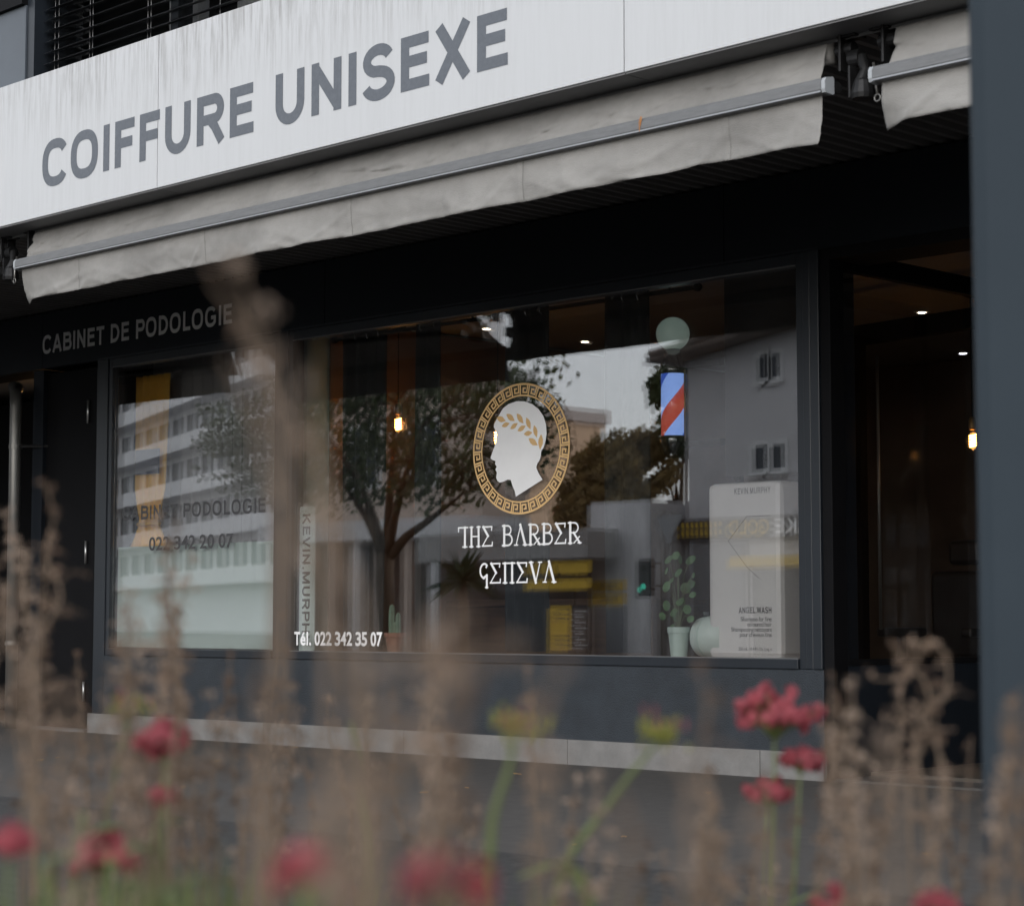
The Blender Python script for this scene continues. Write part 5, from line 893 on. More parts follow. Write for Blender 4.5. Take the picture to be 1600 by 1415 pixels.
VEIL = [(0, 0.046, [(6.65, -7.246, 0.665), (6.652, -7.239, 0.62), (6.657, -7.228, 0.575), (6.66, -7.22, 0.53), (6.66, -7.215, 0.486), (6.661, -7.209, 0.441)]), (0, 0.028, [(7.06, -7.593, 0.659), (7.063, -7.585, 0.614), (7.065, -7.578, 0.569), (7.061, -7.577, 0.524), (7.056, -7.576, 0.479), (7.057, -7.571, 0.434)]), (0, 0.03, [(6.692, -7.41, 0.749), (6.685, -7.412, 0.705), (6.685, -7.407, 0.66), (6.688, -7.398, 0.615), (6.687, -7.394, 0.57), (6.68, -7.396, 0.525)]), (0, 0.028, [(6.935, -7.402, 0.691), (6.929, -7.403, 0.646), (6.919, -7.407, 0.601), (6.912, -7.41, 0.556), (6.908, -7.409, 0.512), (6.904, -7.408, 0.467)]), (0, 0.03, [(6.565, -7.367, 0.921), (6.569, -7.358, 0.876), (6.573, -7.348, 0.832), (6.573, -7.343, 0.787), (6.572, -7.34, 0.742), (6.574, -7.332, 0.697)]), (0, 0.04, [(6.414, -7.042, 0.833), (6.416, -7.035, 0.788), (6.418, -7.027, 0.743), (6.421, -7.019, 0.698), (6.424, -7.011, 0.653), (6.426, -7.004, 0.608)]), (0, 0.032, [(6.995, -7.44, 0.715), (6.996, -7.434, 0.67), (7.003, -7.422, 0.625), (7.008, -7.412, 0.58), (7.008, -7.407, 0.536), (7.007, -7.403, 0.491)]), (0, 0.039, [(6.771, -7.482, 0.868), (6.762, -7.486, 0.823), (6.753, -7.49, 0.778), (6.746, -7.491, 0.733), (6.741, -7.492, 0.688), (6.733, -7.494, 0.643)]), (0, 0.036, [(7.116, -7.588, 0.81), (7.114, -7.584, 0.765), (7.11, -7.583, 0.72), (7.102, -7.586, 0.675), (7.096, -7.587, 0.63), (7.094, -7.584, 0.586)]), (0, 0.026, [(6.844, -7.448, 0.707), (6.839, -7.448, 0.662), (6.827, -7.455, 0.617), (6.816, -7.461, 0.572), (6.812, -7.461, 0.527), (6.809, -7.458, 0.482)]), (0, 0.038, [(6.587, -7.176, 0.922), (6.588, -7.169, 0.877), (6.59, -7.162, 0.832), (6.591, -7.157, 0.787), (6.59, -7.153, 0.743), (6.59, -7.147, 0.698)]), (0, 0.042, [(7.032, -7.668, 0.849), (7.038, -7.657, 0.804), (7.041, -7.649, 0.759), (7.04, -7.645, 0.714), (7.041, -7.639, 0.669), (7.046, -7.628, 0.624)]), (0, 0.043, [(6.465, -7.056, 0.812), (6.46, -7.055, 0.767), (6.456, -7.054, 0.722), (6.453, -7.053, 0.677), (6.448, -7.052, 0.633), (6.444, -7.051, 0.588)]), (0, 0.046, [(7.039, -7.517, 0.691), (7.038, -7.512, 0.646), (7.035, -7.511, 0.601), (7.037, -7.504, 0.556), (7.043, -7.492, 0.512), (7.046, -7.484, 0.467)]), (0, 0.046, [(7.0, -7.583, 0.74), (7.0, -7.578, 0.695), (7.002, -7.571, 0.65), (7.006, -7.562, 0.605), (7.009, -7.554, 0.561), (7.01, -7.548, 0.516)]), (0, 0.029, [(6.647, -7.366, 0.819), (6.637, -7.37, 0.774), (6.634, -7.368, 0.729), (6.632, -7.365, 0.685), (6.625, -7.367, 0.64), (6.614, -7.373, 0.595)]), (0, 0.037, [(6.655, -7.179, 0.872), (6.646, -7.183, 0.827), (6.633, -7.191, 0.782), (6.625, -7.194, 0.737), (6.623, -7.191, 0.692), (6.618, -7.191, 0.647)]), (0, 0.035, [(6.739, -7.442, 0.736), (6.741, -7.435, 0.691), (6.742, -7.429, 0.646), (6.743, -7.423, 0.601), (6.743, -7.417, 0.556), (6.745, -7.411, 0.512)]), (0, 0.028, [(7.112, -7.533, 0.887), (7.106, -7.534, 0.843), (7.106, -7.529, 0.798), (7.107, -7.523, 0.753), (7.103, -7.522, 0.708), (7.097, -7.523, 0.663)]), (0, 0.035, [(6.607, -7.155, 0.715), (6.607, -7.15, 0.67), (6.603, -7.149, 0.625), (6.603, -7.144, 0.58), (6.608, -7.134, 0.536), (6.611, -7.126, 0.491)]), (0, 0.044, [(7.029, -7.489, 0.822), (7.031, -7.482, 0.777), (7.031, -7.477, 0.732), (7.024, -7.479, 0.687), (7.016, -7.482, 0.643), (7.016, -7.477, 0.598)]), (0, 0.032, [(6.334, -7.121, 0.76), (6.334, -7.116, 0.715), (6.334, -7.111, 0.67), (6.334, -7.106, 0.625), (6.334, -7.101, 0.58), (6.334, -7.096, 0.535)]), (0, 0.039, [(6.73, -7.46, 0.8), (6.733, -7.453, 0.755), (6.731, -7.45, 0.711), (6.732, -7.443, 0.666), (6.74, -7.431, 0.621), (6.746, -7.42, 0.576)]), (0, 0.045, [(6.691, -7.388, 0.889), (6.683, -7.391, 0.844), (6.676, -7.393, 0.799), (6.672, -7.391, 0.754), (6.67, -7.388, 0.71), (6.664, -7.389, 0.665)]), (0, 0.042, [(6.854, -7.378, 0.684), (6.852, -7.375, 0.64), (6.852, -7.369, 0.595), (6.854, -7.363, 0.55), (6.853, -7.358, 0.505), (6.851, -7.355, 0.46)]), (0, 0.041, [(6.848, -7.397, 0.828), (6.845, -7.395, 0.783), (6.845, -7.39, 0.739), (6.844, -7.386, 0.694), (6.839, -7.386, 0.649), (6.834, -7.386, 0.604)]), (0, 0.037, [(6.93, -7.392, 0.723), (6.924, -7.393, 0.678), (6.919, -7.393, 0.633), (6.92, -7.387, 0.589), (6.923, -7.379, 0.544), (6.921, -7.376, 0.499)]), (0, 0.043, [(6.926, -7.458, 0.776), (6.928, -7.45, 0.732), (6.929, -7.444, 0.687), (6.928, -7.44, 0.642), (6.929, -7.434, 0.597), (6.931, -7.427, 0.552)]), (0, 0.044, [(6.843, -7.407, 0.696), (6.844, -7.401, 0.651), (6.847, -7.393, 0.606), (6.849, -7.386, 0.561), (6.849, -7.381, 0.516), (6.848, -7.376, 0.472)]), (0, 0.037, [(6.45, -7.122, 0.588), (6.452, -7.114, 0.543), (6.454, -7.107, 0.499), (6.457, -7.099, 0.454), (6.46, -7.091, 0.409), (6.462, -7.084, 0.364)]), (0, 0.044, [(6.918, -7.273, 0.629), (6.915, -7.271, 0.584), (6.915, -7.266, 0.539), (6.912, -7.263, 0.494), (6.908, -7.263, 0.449), (6.904, -7.262, 0.404)]), (0, 0.037, [(6.394, -7.076, 0.625), (6.394, -7.071, 0.58), (6.393, -7.067, 0.535), (6.39, -7.064, 0.49), (6.387, -7.063, 0.446), (6.386, -7.059, 0.401)]), (0, 0.031, [(6.583, -7.028, 0.664), (6.578, -7.027, 0.619), (6.579, -7.021, 0.574), (6.584, -7.011, 0.529), (6.585, -7.005, 0.484), (6.58, -7.006, 0.44)]), (0, 0.028, [(6.699, -7.156, 0.761), (6.698, -7.151, 0.716), (6.697, -7.148, 0.671), (6.695, -7.144, 0.626), (6.696, -7.138, 0.582), (6.697, -7.133, 0.537)]), (0, 0.031, [(6.608, -7.212, 0.796), (6.602, -7.212, 0.751), (6.597, -7.212, 0.706), (6.59, -7.215, 0.661), (6.581, -7.218, 0.616), (6.575, -7.219, 0.572)]), (0, 0.041, [(6.783, -7.383, 0.717), (6.778, -7.383, 0.672), (6.775, -7.381, 0.628), (6.772, -7.379, 0.583), (6.768, -7.378, 0.538), (6.763, -7.377, 0.493)]), (0, 0.037, [(6.887, -7.232, 0.807), (6.884, -7.23, 0.762), (6.878, -7.231, 0.717), (6.873, -7.231, 0.672), (6.872, -7.228, 0.627), (6.87, -7.224, 0.582)]), (0, 0.029, [(6.96, -7.309, 0.737), (6.953, -7.31, 0.692), (6.946, -7.312, 0.647), (6.938, -7.315, 0.602), (6.929, -7.319, 0.558), (6.922, -7.321, 0.513)]), (0, 0.037, [(6.565, -7.148, 0.68), (6.571, -7.136, 0.635), (6.574, -7.129, 0.59), (6.573, -7.124, 0.545), (6.574, -7.118, 0.5), (6.58, -7.107, 0.456)]), (0, 0.041, [(6.425, -6.95, 0.719), (6.419, -6.951, 0.674), (6.412, -6.953, 0.63), (6.405, -6.955, 0.585), (6.399, -6.956, 0.54), (6.393, -6.957, 0.495)]), (0, 0.027, [(6.382, -6.802, 0.655), (6.375, -6.804, 0.61), (6.367, -6.807, 0.565), (6.364, -6.805, 0.52), (6.364, -6.8, 0.476), (6.36, -6.798, 0.431)]), (0, 0.048, [(6.924, -7.349, 0.693), (6.916, -7.351, 0.648), (6.909, -7.353, 0.603), (6.904, -7.353, 0.558), (6.898, -7.354, 0.513), (6.89, -7.357, 0.468)]), (0, 0.036, [(6.711, -7.227, 0.76), (6.703, -7.23, 0.716), (6.702, -7.226, 0.671), (6.701, -7.222, 0.626), (6.694, -7.224, 0.581), (6.684, -7.229, 0.536)]), (0, 0.039, [(6.368, -6.811, 0.658), (6.365, -6.809, 0.613), (6.365, -6.804, 0.568), (6.36, -6.804, 0.523), (6.349, -6.81, 0.479), (6.343, -6.811, 0.434)]), (1, 0.036, [(7.024, -7.235, 0.592), (7.021, -7.233, 0.547), (7.016, -7.232, 0.503), (7.013, -7.231, 0.458), (7.012, -7.226, 0.413), (7.011, -7.222, 0.368)]), (1, 0.044, [(7.348, -7.425, 0.713), (7.345, -7.422, 0.668), (7.343, -7.42, 0.624), (7.336, -7.421, 0.579), (7.328, -7.424, 0.534), (7.324, -7.423, 0.489)]), (1, 0.031, [(7.431, -7.53, 0.745), (7.437, -7.52, 0.7), (7.438, -7.513, 0.655), (7.437, -7.509, 0.61), (7.439, -7.502, 0.565), (7.445, -7.491, 0.521)]), (1, 0.036, [(7.13, -7.382, 0.609), (7.126, -7.382, 0.564), (7.12, -7.383, 0.519), (7.114, -7.383, 0.474), (7.11, -7.382, 0.43), (7.107, -7.381, 0.385)]), (1, 0.032, [(6.879, -6.992, 0.617), (6.87, -6.996, 0.572), (6.861, -7.0, 0.527), (6.856, -7.0, 0.483), (6.852, -6.999, 0.438), (6.844, -7.002, 0.393)]), (1, 0.033, [(6.927, -7.145, 0.719), (6.925, -7.142, 0.674), (6.923, -7.139, 0.629), (6.921, -7.137, 0.584), (6.918, -7.134, 0.539), (6.916, -7.131, 0.495)]), (1, 0.046, [(6.797, -6.921, 0.769), (6.791, -6.922, 0.724), (6.786, -6.922, 0.679), (6.78, -6.923, 0.634), (6.775, -6.923, 0.59), (6.77, -6.922, 0.545)]), (1, 0.038, [(6.66, -6.815, 0.772), (6.66, -6.81, 0.727), (6.66, -6.805, 0.682), (6.66, -6.799, 0.638), (6.662, -6.793, 0.593), (6.662, -6.787, 0.548)]), (1, 0.034, [(6.833, -6.937, 0.67), (6.834, -6.931, 0.625), (6.836, -6.924, 0.58), (6.839, -6.915, 0.535), (6.841, -6.908, 0.49), (6.842, -6.902, 0.446)]), (1, 0.044, [(6.603, -6.926, 0.705), (6.602, -6.922, 0.66), (6.607, -6.912, 0.615), (6.612, -6.902, 0.571), (6.61, -6.899, 0.526), (6.607, -6.897, 0.481)]), (1, 0.028, [(6.802, -6.995, 0.714), (6.8, -6.992, 0.669), (6.797, -6.991, 0.624), (6.798, -6.984, 0.58), (6.803, -6.974, 0.535), (6.805, -6.968, 0.49)]), (1, 0.038, [(7.018, -7.144, 0.681), (7.018, -7.139, 0.636), (7.014, -7.138, 0.592), (7.006, -7.141, 0.547), (6.999, -7.142, 0.502), (6.998, -7.139, 0.457)]), (1, 0.04, [(6.61, -6.989, 0.722), (6.61, -6.984, 0.678), (6.613, -6.976, 0.633), (6.617, -6.967, 0.588), (6.616, -6.963, 0.543), (6.614, -6.96, 0.498)]), (1, 0.026, [(7.443, -7.485, 0.639), (7.447, -7.476, 0.595), (7.452, -7.466, 0.55), (7.455, -7.458, 0.505), (7.456, -7.452, 0.46), (7.458, -7.444, 0.415)]), (1, 0.028, [(6.613, -6.924, 0.622), (6.618, -6.914, 0.577), (6.621, -6.905, 0.533), (6.621, -6.9, 0.488), (6.622, -6.894, 0.443), (6.626, -6.884, 0.398)]), (1, 0.029, [(7.254, -7.233, 0.756), (7.252, -7.23, 0.711), (7.251, -7.226, 0.666), (7.251, -7.221, 0.621), (7.249, -7.217, 0.576), (7.247, -7.215, 0.531)]), (1, 0.026, [(6.785, -7.141, 0.755), (6.782, -7.138, 0.711), (6.783, -7.132, 0.666), (6.779, -7.131, 0.621), (6.771, -7.134, 0.576), (6.765, -7.135, 0.531)]), (1, 0.032, [(6.969, -7.019, 0.595), (6.963, -7.02, 0.551), (6.956, -7.021, 0.506), (6.949, -7.023, 0.461), (6.942, -7.025, 0.416), (6.936, -7.026, 0.371)]), (1, 0.041, [(6.892, -7.051, 0.58), (6.891, -7.047, 0.535), (6.885, -7.048, 0.49), (6.876, -7.052, 0.445), (6.873, -7.049, 0.401), (6.874, -7.043, 0.356)]), (1, 0.039, [(7.323, -7.399, 0.701), (7.325, -7.391, 0.657), (7.328, -7.384, 0.612), (7.33, -7.377, 0.567), (7.331, -7.37, 0.522), (7.333, -7.363, 0.477)]), (1, 0.028, [(7.212, -7.322, 0.738), (7.213, -7.317, 0.693), (7.213, -7.311, 0.648), (7.213, -7.306, 0.603), (7.213, -7.301, 0.559), (7.214, -7.296, 0.514)]), (1, 0.04, [(7.202, -7.373, 0.656), (7.198, -7.372, 0.611), (7.191, -7.374, 0.567), (7.182, -7.377, 0.522), (7.176, -7.378, 0.477), (7.173, -7.377, 0.432)]), (1, 0.016, [(8.108, -8.129, 0.803), (8.101, -8.13, 0.758), (8.096, -8.131, 0.713), (8.089, -8.132, 0.668), (8.082, -8.135, 0.624), (8.074, -8.137, 0.579)]), (1, 0.021, [(7.955, -8.0, 0.792), (7.951, -7.999, 0.747), (7.948, -7.997, 0.702), (7.952, -7.988, 0.658), (7.958, -7.977, 0.613), (7.957, -7.973, 0.568)]), (1, 0.014, [(8.091, -8.153, 0.769), (8.088, -8.151, 0.724), (8.088, -8.146, 0.68), (8.091, -8.138, 0.635), (8.09, -8.134, 0.59), (8.087, -8.132, 0.545)]), (1, 0.017, [(7.945, -7.973, 0.766), (7.939, -7.974, 0.721), (7.931, -7.977, 0.676), (7.924, -7.979, 0.632), (7.918, -7.979, 0.587), (7.913, -7.98, 0.542)]), (2, 0.026, [(7.43, -7.316, 0.625), (7.425, -7.315, 0.58), (7.42, -7.315, 0.535), (7.415, -7.315, 0.491), (7.412, -7.313, 0.446), (7.409, -7.311, 0.401)]), (2, 0.034, [(7.025, -6.78, 0.533), (7.025, -6.775, 0.489), (7.024, -6.77, 0.444), (7.018, -6.771, 0.399), (7.012, -6.773, 0.354), (7.01, -6.77, 0.309)]), (2, 0.024, [(7.19, -6.991, 0.57), (7.182, -6.993, 0.525), (7.18, -6.991, 0.481), (7.181, -6.985, 0.436), (7.177, -6.983, 0.391), (7.169, -6.986, 0.346)]), (2, 0.023, [(7.423, -7.37, 0.601), (7.421, -7.368, 0.556), (7.415, -7.368, 0.512), (7.411, -7.367, 0.467), (7.411, -7.363, 0.422), (7.41, -7.358, 0.377)]), (2, 0.025, [(7.318, -7.057, 0.599), (7.315, -7.055, 0.554), (7.312, -7.053, 0.509), (7.309, -7.051, 0.464), (7.305, -7.05, 0.419), (7.302, -7.048, 0.375)]), (2, 0.027, [(7.474, -7.4, 0.657), (7.466, -7.403, 0.612), (7.463, -7.401, 0.567), (7.463, -7.396, 0.522), (7.461, -7.393, 0.478), (7.453, -7.396, 0.433)]), (2, 0.033, [(7.412, -7.308, 0.67), (7.408, -7.307, 0.625), (7.4, -7.31, 0.58), (7.394, -7.312, 0.535), (7.391, -7.309, 0.49), (7.389, -7.307, 0.445)]), (2, 0.037, [(7.636, -7.431, 0.669), (7.64, -7.422, 0.624), (7.644, -7.413, 0.579), (7.646, -7.406, 0.535), (7.646, -7.401, 0.49), (7.648, -7.393, 0.445)]), (2, 0.037, [(7.327, -7.052, 0.657), (7.324, -7.05, 0.612), (7.323, -7.046, 0.567), (7.325, -7.039, 0.523), (7.325, -7.034, 0.478), (7.323, -7.031, 0.433)]), (2, 0.025, [(7.039, -6.935, 0.626), (7.03, -6.939, 0.581), (7.024, -6.94, 0.536), (7.019, -6.94, 0.492), (7.009, -6.945, 0.447), (6.998, -6.95, 0.402)]), (2, 0.029, [(7.414, -6.987, 0.62), (7.409, -6.986, 0.575), (7.404, -6.986, 0.53), (7.4, -6.986, 0.485), (7.395, -6.985, 0.441), (7.391, -6.984, 0.396)]), (2, 0.043, [(7.187, -6.743, 0.616), (7.183, -6.742, 0.571), (7.179, -6.741, 0.526), (7.172, -6.742, 0.481), (7.165, -6.744, 0.436), (7.16, -6.744, 0.392)]), (2, 0.04, [(7.206, -6.837, 0.523), (7.193, -6.844, 0.478), (7.186, -6.846, 0.433), (7.183, -6.844, 0.388), (7.176, -6.846, 0.343), (7.163, -6.854, 0.298)]), (2, 0.031, [(7.323, -7.063, 0.599), (7.326, -7.055, 0.554), (7.328, -7.047, 0.509), (7.331, -7.039, 0.464), (7.334, -7.031, 0.419), (7.337, -7.023, 0.375)]), (2, 0.025, [(7.529, -7.305, 0.598), (7.522, -7.307, 0.553), (7.516, -7.308, 0.508), (7.516, -7.303, 0.463), (7.518, -7.296, 0.419), (7.514, -7.295, 0.374)]), (2, 0.032, [(7.432, -7.193, 0.631), (7.428, -7.193, 0.586), (7.42, -7.195, 0.541), (7.41, -7.201, 0.496), (7.402, -7.204, 0.451), (7.397, -7.203, 0.407)]), (2, 0.034, [(7.394, -7.146, 0.663), (7.398, -7.138, 0.618), (7.397, -7.133, 0.573), (7.398, -7.127, 0.528), (7.403, -7.117, 0.483), (7.409, -7.106, 0.438)]), (2, 0.035, [(7.375, -7.027, 0.651), (7.367, -7.03, 0.606), (7.359, -7.033, 0.561), (7.356, -7.031, 0.516), (7.356, -7.026, 0.471), (7.351, -7.026, 0.426)]), (2, 0.035, [(7.051, -6.598, 0.505), (7.04, -6.604, 0.46), (7.034, -6.605, 0.415), (7.034, -6.601, 0.371), (7.03, -6.599, 0.326), (7.02, -6.605, 0.281)]), (3, 0.041, [(7.484, -6.945, 0.723), (7.483, -6.941, 0.678), (7.484, -6.935, 0.633), (7.484, -6.93, 0.588), (7.48, -6.928, 0.543), (7.478, -6.926, 0.498)]), (3, 0.029, [(7.551, -7.074, 0.662), (7.542, -7.079, 0.618), (7.533, -7.082, 0.573), (7.53, -7.08, 0.528), (7.528, -7.077, 0.483), (7.521, -7.078, 0.438)]), (3, 0.024, [(7.682, -7.195, 0.676), (7.673, -7.198, 0.632), (7.67, -7.197, 0.587), (7.669, -7.192, 0.542), (7.665, -7.191, 0.497), (7.656, -7.195, 0.452)]), (3, 0.024, [(7.55, -7.154, 0.723), (7.547, -7.151, 0.678), (7.548, -7.145, 0.633), (7.548, -7.14, 0.588), (7.544, -7.139, 0.543), (7.54, -7.138, 0.498)]), (3, 0.024, [(7.328, -6.86, 0.746), (7.324, -6.859, 0.701), (7.321, -6.858, 0.656), (7.315, -6.858, 0.612), (7.309, -6.86, 0.567), (7.304, -6.859, 0.522)]), (3, 0.036, [(7.485, -7.012, 0.667), (7.479, -7.013, 0.622), (7.478, -7.01, 0.577), (7.48, -7.002, 0.532), (7.479, -6.998, 0.488), (7.473, -6.999, 0.443)]), (3, 0.042, [(7.358, -6.759, 0.703), (7.358, -6.753, 0.658), (7.361, -6.746, 0.613), (7.363, -6.739, 0.568), (7.362, -6.734, 0.523), (7.362, -6.729, 0.478)]), (3, 0.025, [(7.388, -6.768, 0.734), (7.388, -6.763, 0.689), (7.388, -6.758, 0.644), (7.39, -6.751, 0.599), (7.392, -6.744, 0.554), (7.393, -6.738, 0.51)]), (3, 0.024, [(7.644, -7.265, 0.751), (7.641, -7.263, 0.706), (7.641, -7.259, 0.661), (7.642, -7.252, 0.616), (7.643, -7.247, 0.571), (7.64, -7.244, 0.526)]), (3, 0.03, [(7.358, -6.762, 0.775), (7.349, -6.767, 0.73), (7.345, -6.766, 0.685), (7.34, -6.765, 0.64), (7.33, -6.77, 0.596), (7.319, -6.776, 0.551)]), (3, 0.03, [(7.354, -6.645, 0.668), (7.349, -6.645, 0.623), (7.344, -6.645, 0.579), (7.339, -6.645, 0.534), (7.332, -6.647, 0.489), (7.327, -6.647, 0.444)]), (3, 0.024, [(7.5, -7.103, 0.697), (7.499, -7.1, 0.652), (7.499, -7.094, 0.607), (7.503, -7.085, 0.562), (7.505, -7.078, 0.517), (7.504, -7.074, 0.472)]), (3, 0.038, [(7.419, -6.954, 0.668), (7.413, -6.955, 0.623), (7.413, -6.95, 0.578), (7.414, -6.944, 0.533), (7.409, -6.944, 0.488), (7.401, -6.947, 0.444)]), (3, 0.031, [(7.627, -7.213, 0.662), (7.624, -7.211, 0.617), (7.62, -7.21, 0.572), (7.617, -7.208, 0.527), (7.615, -7.205, 0.482), (7.612, -7.202, 0.438)]), (3, 0.02, [(7.742, -7.151, 0.704), (7.745, -7.144, 0.66), (7.748, -7.135, 0.615), (7.751, -7.127, 0.57), (7.753, -7.12, 0.525), (7.755, -7.113, 0.48)]), (3, 0.027, [(7.71, -7.147, 0.735), (7.708, -7.144, 0.69), (7.708, -7.139, 0.645), (7.714, -7.128, 0.6), (7.721, -7.116, 0.555), (7.722, -7.109, 0.511)]), (3, 0.021, [(7.832, -7.306, 0.722), (7.824, -7.309, 0.678), (7.819, -7.309, 0.633), (7.816, -7.307, 0.588), (7.81, -7.308, 0.543), (7.802, -7.311, 0.498)]), (3, 0.022, [(7.788, -7.279, 0.698), (7.782, -7.28, 0.653), (7.778, -7.279, 0.608), (7.774, -7.278, 0.564), (7.767, -7.28, 0.519), (7.76, -7.282, 0.474)]), (3, 0.02, [(7.668, -7.039, 0.674), (7.668, -7.034, 0.63), (7.667, -7.03, 0.585), (7.665, -7.026, 0.54), (7.663, -7.023, 0.495), (7.662, -7.019, 0.45)]), (3, 0.029, [(7.707, -7.135, 0.735), (7.705, -7.132, 0.691), (7.698, -7.134, 0.646), (7.688, -7.139, 0.601), (7.68, -7.142, 0.556), (7.678, -7.139, 0.511)]), (1, 0.02, [(7.957, -8.187, 0.718), (7.952, -8.187, 0.673), (7.95, -8.184, 0.628), (7.946, -8.183, 0.583), (7.94, -8.184, 0.539), (7.934, -8.185, 0.494)]), (1, 0.018, [(8.074, -8.151, 0.735), (8.066, -8.154, 0.69), (8.058, -8.156, 0.645), (8.05, -8.159, 0.6), (8.042, -8.162, 0.555), (8.034, -8.165, 0.511)]), (1, 0.015, [(8.1, -8.25, 0.744), (8.09, -8.255, 0.699), (8.083, -8.257, 0.654), (8.077, -8.258, 0.61), (8.07, -8.26, 0.565), (8.06, -8.265, 0.52)]), (1, 0.021, [(8.086, -8.181, 0.737), (8.089, -8.172, 0.692), (8.089, -8.168, 0.647), (8.09, -8.162, 0.602), (8.095, -8.151, 0.558), (8.101, -8.14, 0.513)])]
HEADS = [(0.042, 7.054, -7.498, 0.69), (0.018, 7.05, -7.497, 0.641), (0.045, 7.178, -7.648, 0.606), (0.108, 7.009, -6.549, 0.68), (0.05, 7.028, -6.523, 0.624), (0.05, 6.998, -6.549, 0.584), (0.032, 7.96, -8.081, 0.689), (0.03, 8.039, -8.074, 0.694), (0.018, 7.391, -7.866, 0.652), (0.018, 7.404, -7.854, 0.664), (0.04, 7.412, -6.98, 0.526), (0.025, 7.712, -7.253, 0.579), (0.03, 7.57, -7.969, 0.641), (0.02, 8.053, -8.06, 0.69), (0.018, 6.823, -7.298, 0.643)]
GREEN = [[(7.373, -7.18, 0.696), (7.352, -7.197, 0.664), (7.33, -7.215, 0.627), (7.305, -7.235, 0.583), (7.294, -7.241, 0.54)], [(7.305, -7.235, 0.583), (7.316, -7.221, 0.557), (7.318, -7.216, 0.528)], [(7.305, -7.235, 0.583), (7.286, -7.253, 0.576), (7.273, -7.265, 0.57)], [(7.422, -7.416, 0.712), (7.415, -7.419, 0.681), (7.404, -7.426, 0.64), (7.399, -7.425, 0.588)], [(6.781, -7.347, 0.706), (6.772, -7.352, 0.666), (6.759, -7.358, 0.606), (6.754, -7.357, 0.552)], [(7.169, -7.661, 0.645), (7.165, -7.661, 0.609), (7.165, -7.657, 0.567)], [(7.249, -7.447, 0.712), (7.253, -7.439, 0.674), (7.256, -7.431, 0.625), (7.254, -7.425, 0.564)]]
M_dry = mat('dry_bract', (.24, .17, .125), .9, var=.35, scale=30, transl=.35)
M_dry2 = mat('pale_bract', (.34, .26, .205), .9, var=.35, scale=30, transl=.35)
M_dry3 = mat('dark_bract', (.11, .07, .048), .9, var=.35, scale=30, transl=.3)
M_drystem = mat('dry_stem', (.14, .10, .07), .85, var=.25, scale=20)
M_gstem = mat('green_stem', (.12, .15, .05), .6, var=.25, scale=15, transl=.15)
M_petal = mat('red_petal', (.36, .07, .09), .6, var=.3, scale=40, transl=.3)
M_bud = mat('yellow_green_bud', (.20, .20, .03), .6, var=.2, scale=40, transl=.2)
def spline(pts, n):
    pts = [Vector(p) for p in pts]; P_ = [pts[0] * 2 - pts[1]] + pts + [pts[-1] * 2 - pts[-2]]; r = []
    for i in range(len(pts) - 1):
        a, b, c, d = P_[i:i + 4]
        for k in range(n):
            t = k / n; r.append(.5 * ((2 * b) + (c - a) * t + (2 * a - 5 * b + 4 * c - d) * t * t + (3 * b - a - 3 * c + d) * t ** 3))
    r.append(pts[-1]); return r
def to_ground(p, rnd): return [Vector((p.x + rnd.uniform(-.02, .02), p.y + rnd.uniform(-.02, .02), p.z * .5)), Vector((p.x + rnd.uniform(-.05, .05), p.y + rnd.uniform(-.05, .05), .06))]
def plume(i, wd, path, label, group, dens=1.0):
    """thin stalk with wiry side twigs, each set with dry seed bracts"""
    rnd = random.Random(100 + i); sp = spline(path, 6); foot = to_ground(sp[-1], rnd)
    t = thing('dry_seed_stalk', tuple(foot[-1]), label, 'dry plant', group)
    full = sp + foot; n = len(full)
    m = MB(); m.tube(full, [.0006 + .0016 * k / n for k in range(n)], 5)
    hd = MB(); L = sum((sp[k + 1] - sp[k]).length for k in range(len(sp) - 1)); cnt = int(L * 190 * dens); nodes = max(3, int(L / (.55 * wd + .012)))
    for k in range(cnt):
        q = (k + rnd.random()) / cnt
        if rnd.random() < .85: q = min(.999, max(0, (round(q * nodes) + rnd.gauss(0, .12)) / nodes))
        f = q * (len(sp) - 1); a = int(min(f, len(sp) - 2)); c = sp[a].lerp(sp[a + 1], f - a)
        ln = .62 * wd * (.3 + .7 * math.sin(min(1, q * 1.3 + .12) * math.pi * .7)) * max(.15, .75 + .9 * noise.noise((q * L * 30, i * 1.7, 0))) * rnd.uniform(.6, 1.3)
        d = Vector((rnd.gauss(0, 1), rnd.gauss(0, 1), rnd.uniform(-.2, 1.1))).normalized()
        e1 = c + d * ln * .55 + Vector((0, 0, ln * .12)); e2 = c + d * ln + Vector((rnd.uniform(-.2, .2) * ln, rnd.uniform(-.2, .2) * ln, -ln * .15))
        m.tube([c, e1, e2], [.0006, .0004, .0003], 3, False)
        for j in range(rnd.randint(5, 9)):
            g = rnd.uniform(.25, 1.05); p = c.lerp(e1, g / .55) if g < .55 else e1.lerp(e2, (g - .55) / .45)
            p = p + Vector((rnd.gauss(0, .0016), rnd.gauss(0, .0016), rnd.gauss(0, .0016)))
            u = Vector((rnd.gauss(0, 1), rnd.gauss(0, 1), rnd.gauss(0, 1))).normalized(); v = u.orthogonal().normalized(); l = rnd.uniform(.0012, .0034)
            hd.add([p - u * l, p + v * l * .5, p + u * l, p - v * l * .5], [(0, 1, 2, 3)])
    m.build('stem', M_drystem, t); o = hd.build('seed_head', (M_dry2, M_dry, M_dry3)[i % 3], t, recalc=False); o['kind'] = 'stuff'
names = {0: 'tall dry seed stalk rising past the left fascia lettering', 2: 'curly dry seed stalk before the dark left door', 6: 'very blurred dry stalk slanting across the plinth',
         8: 'upright dry stalk left of the large red flower', 10: 'looping dry stalk in front of the dark entrance', 14: 'dry stalk in front of the slate post'}
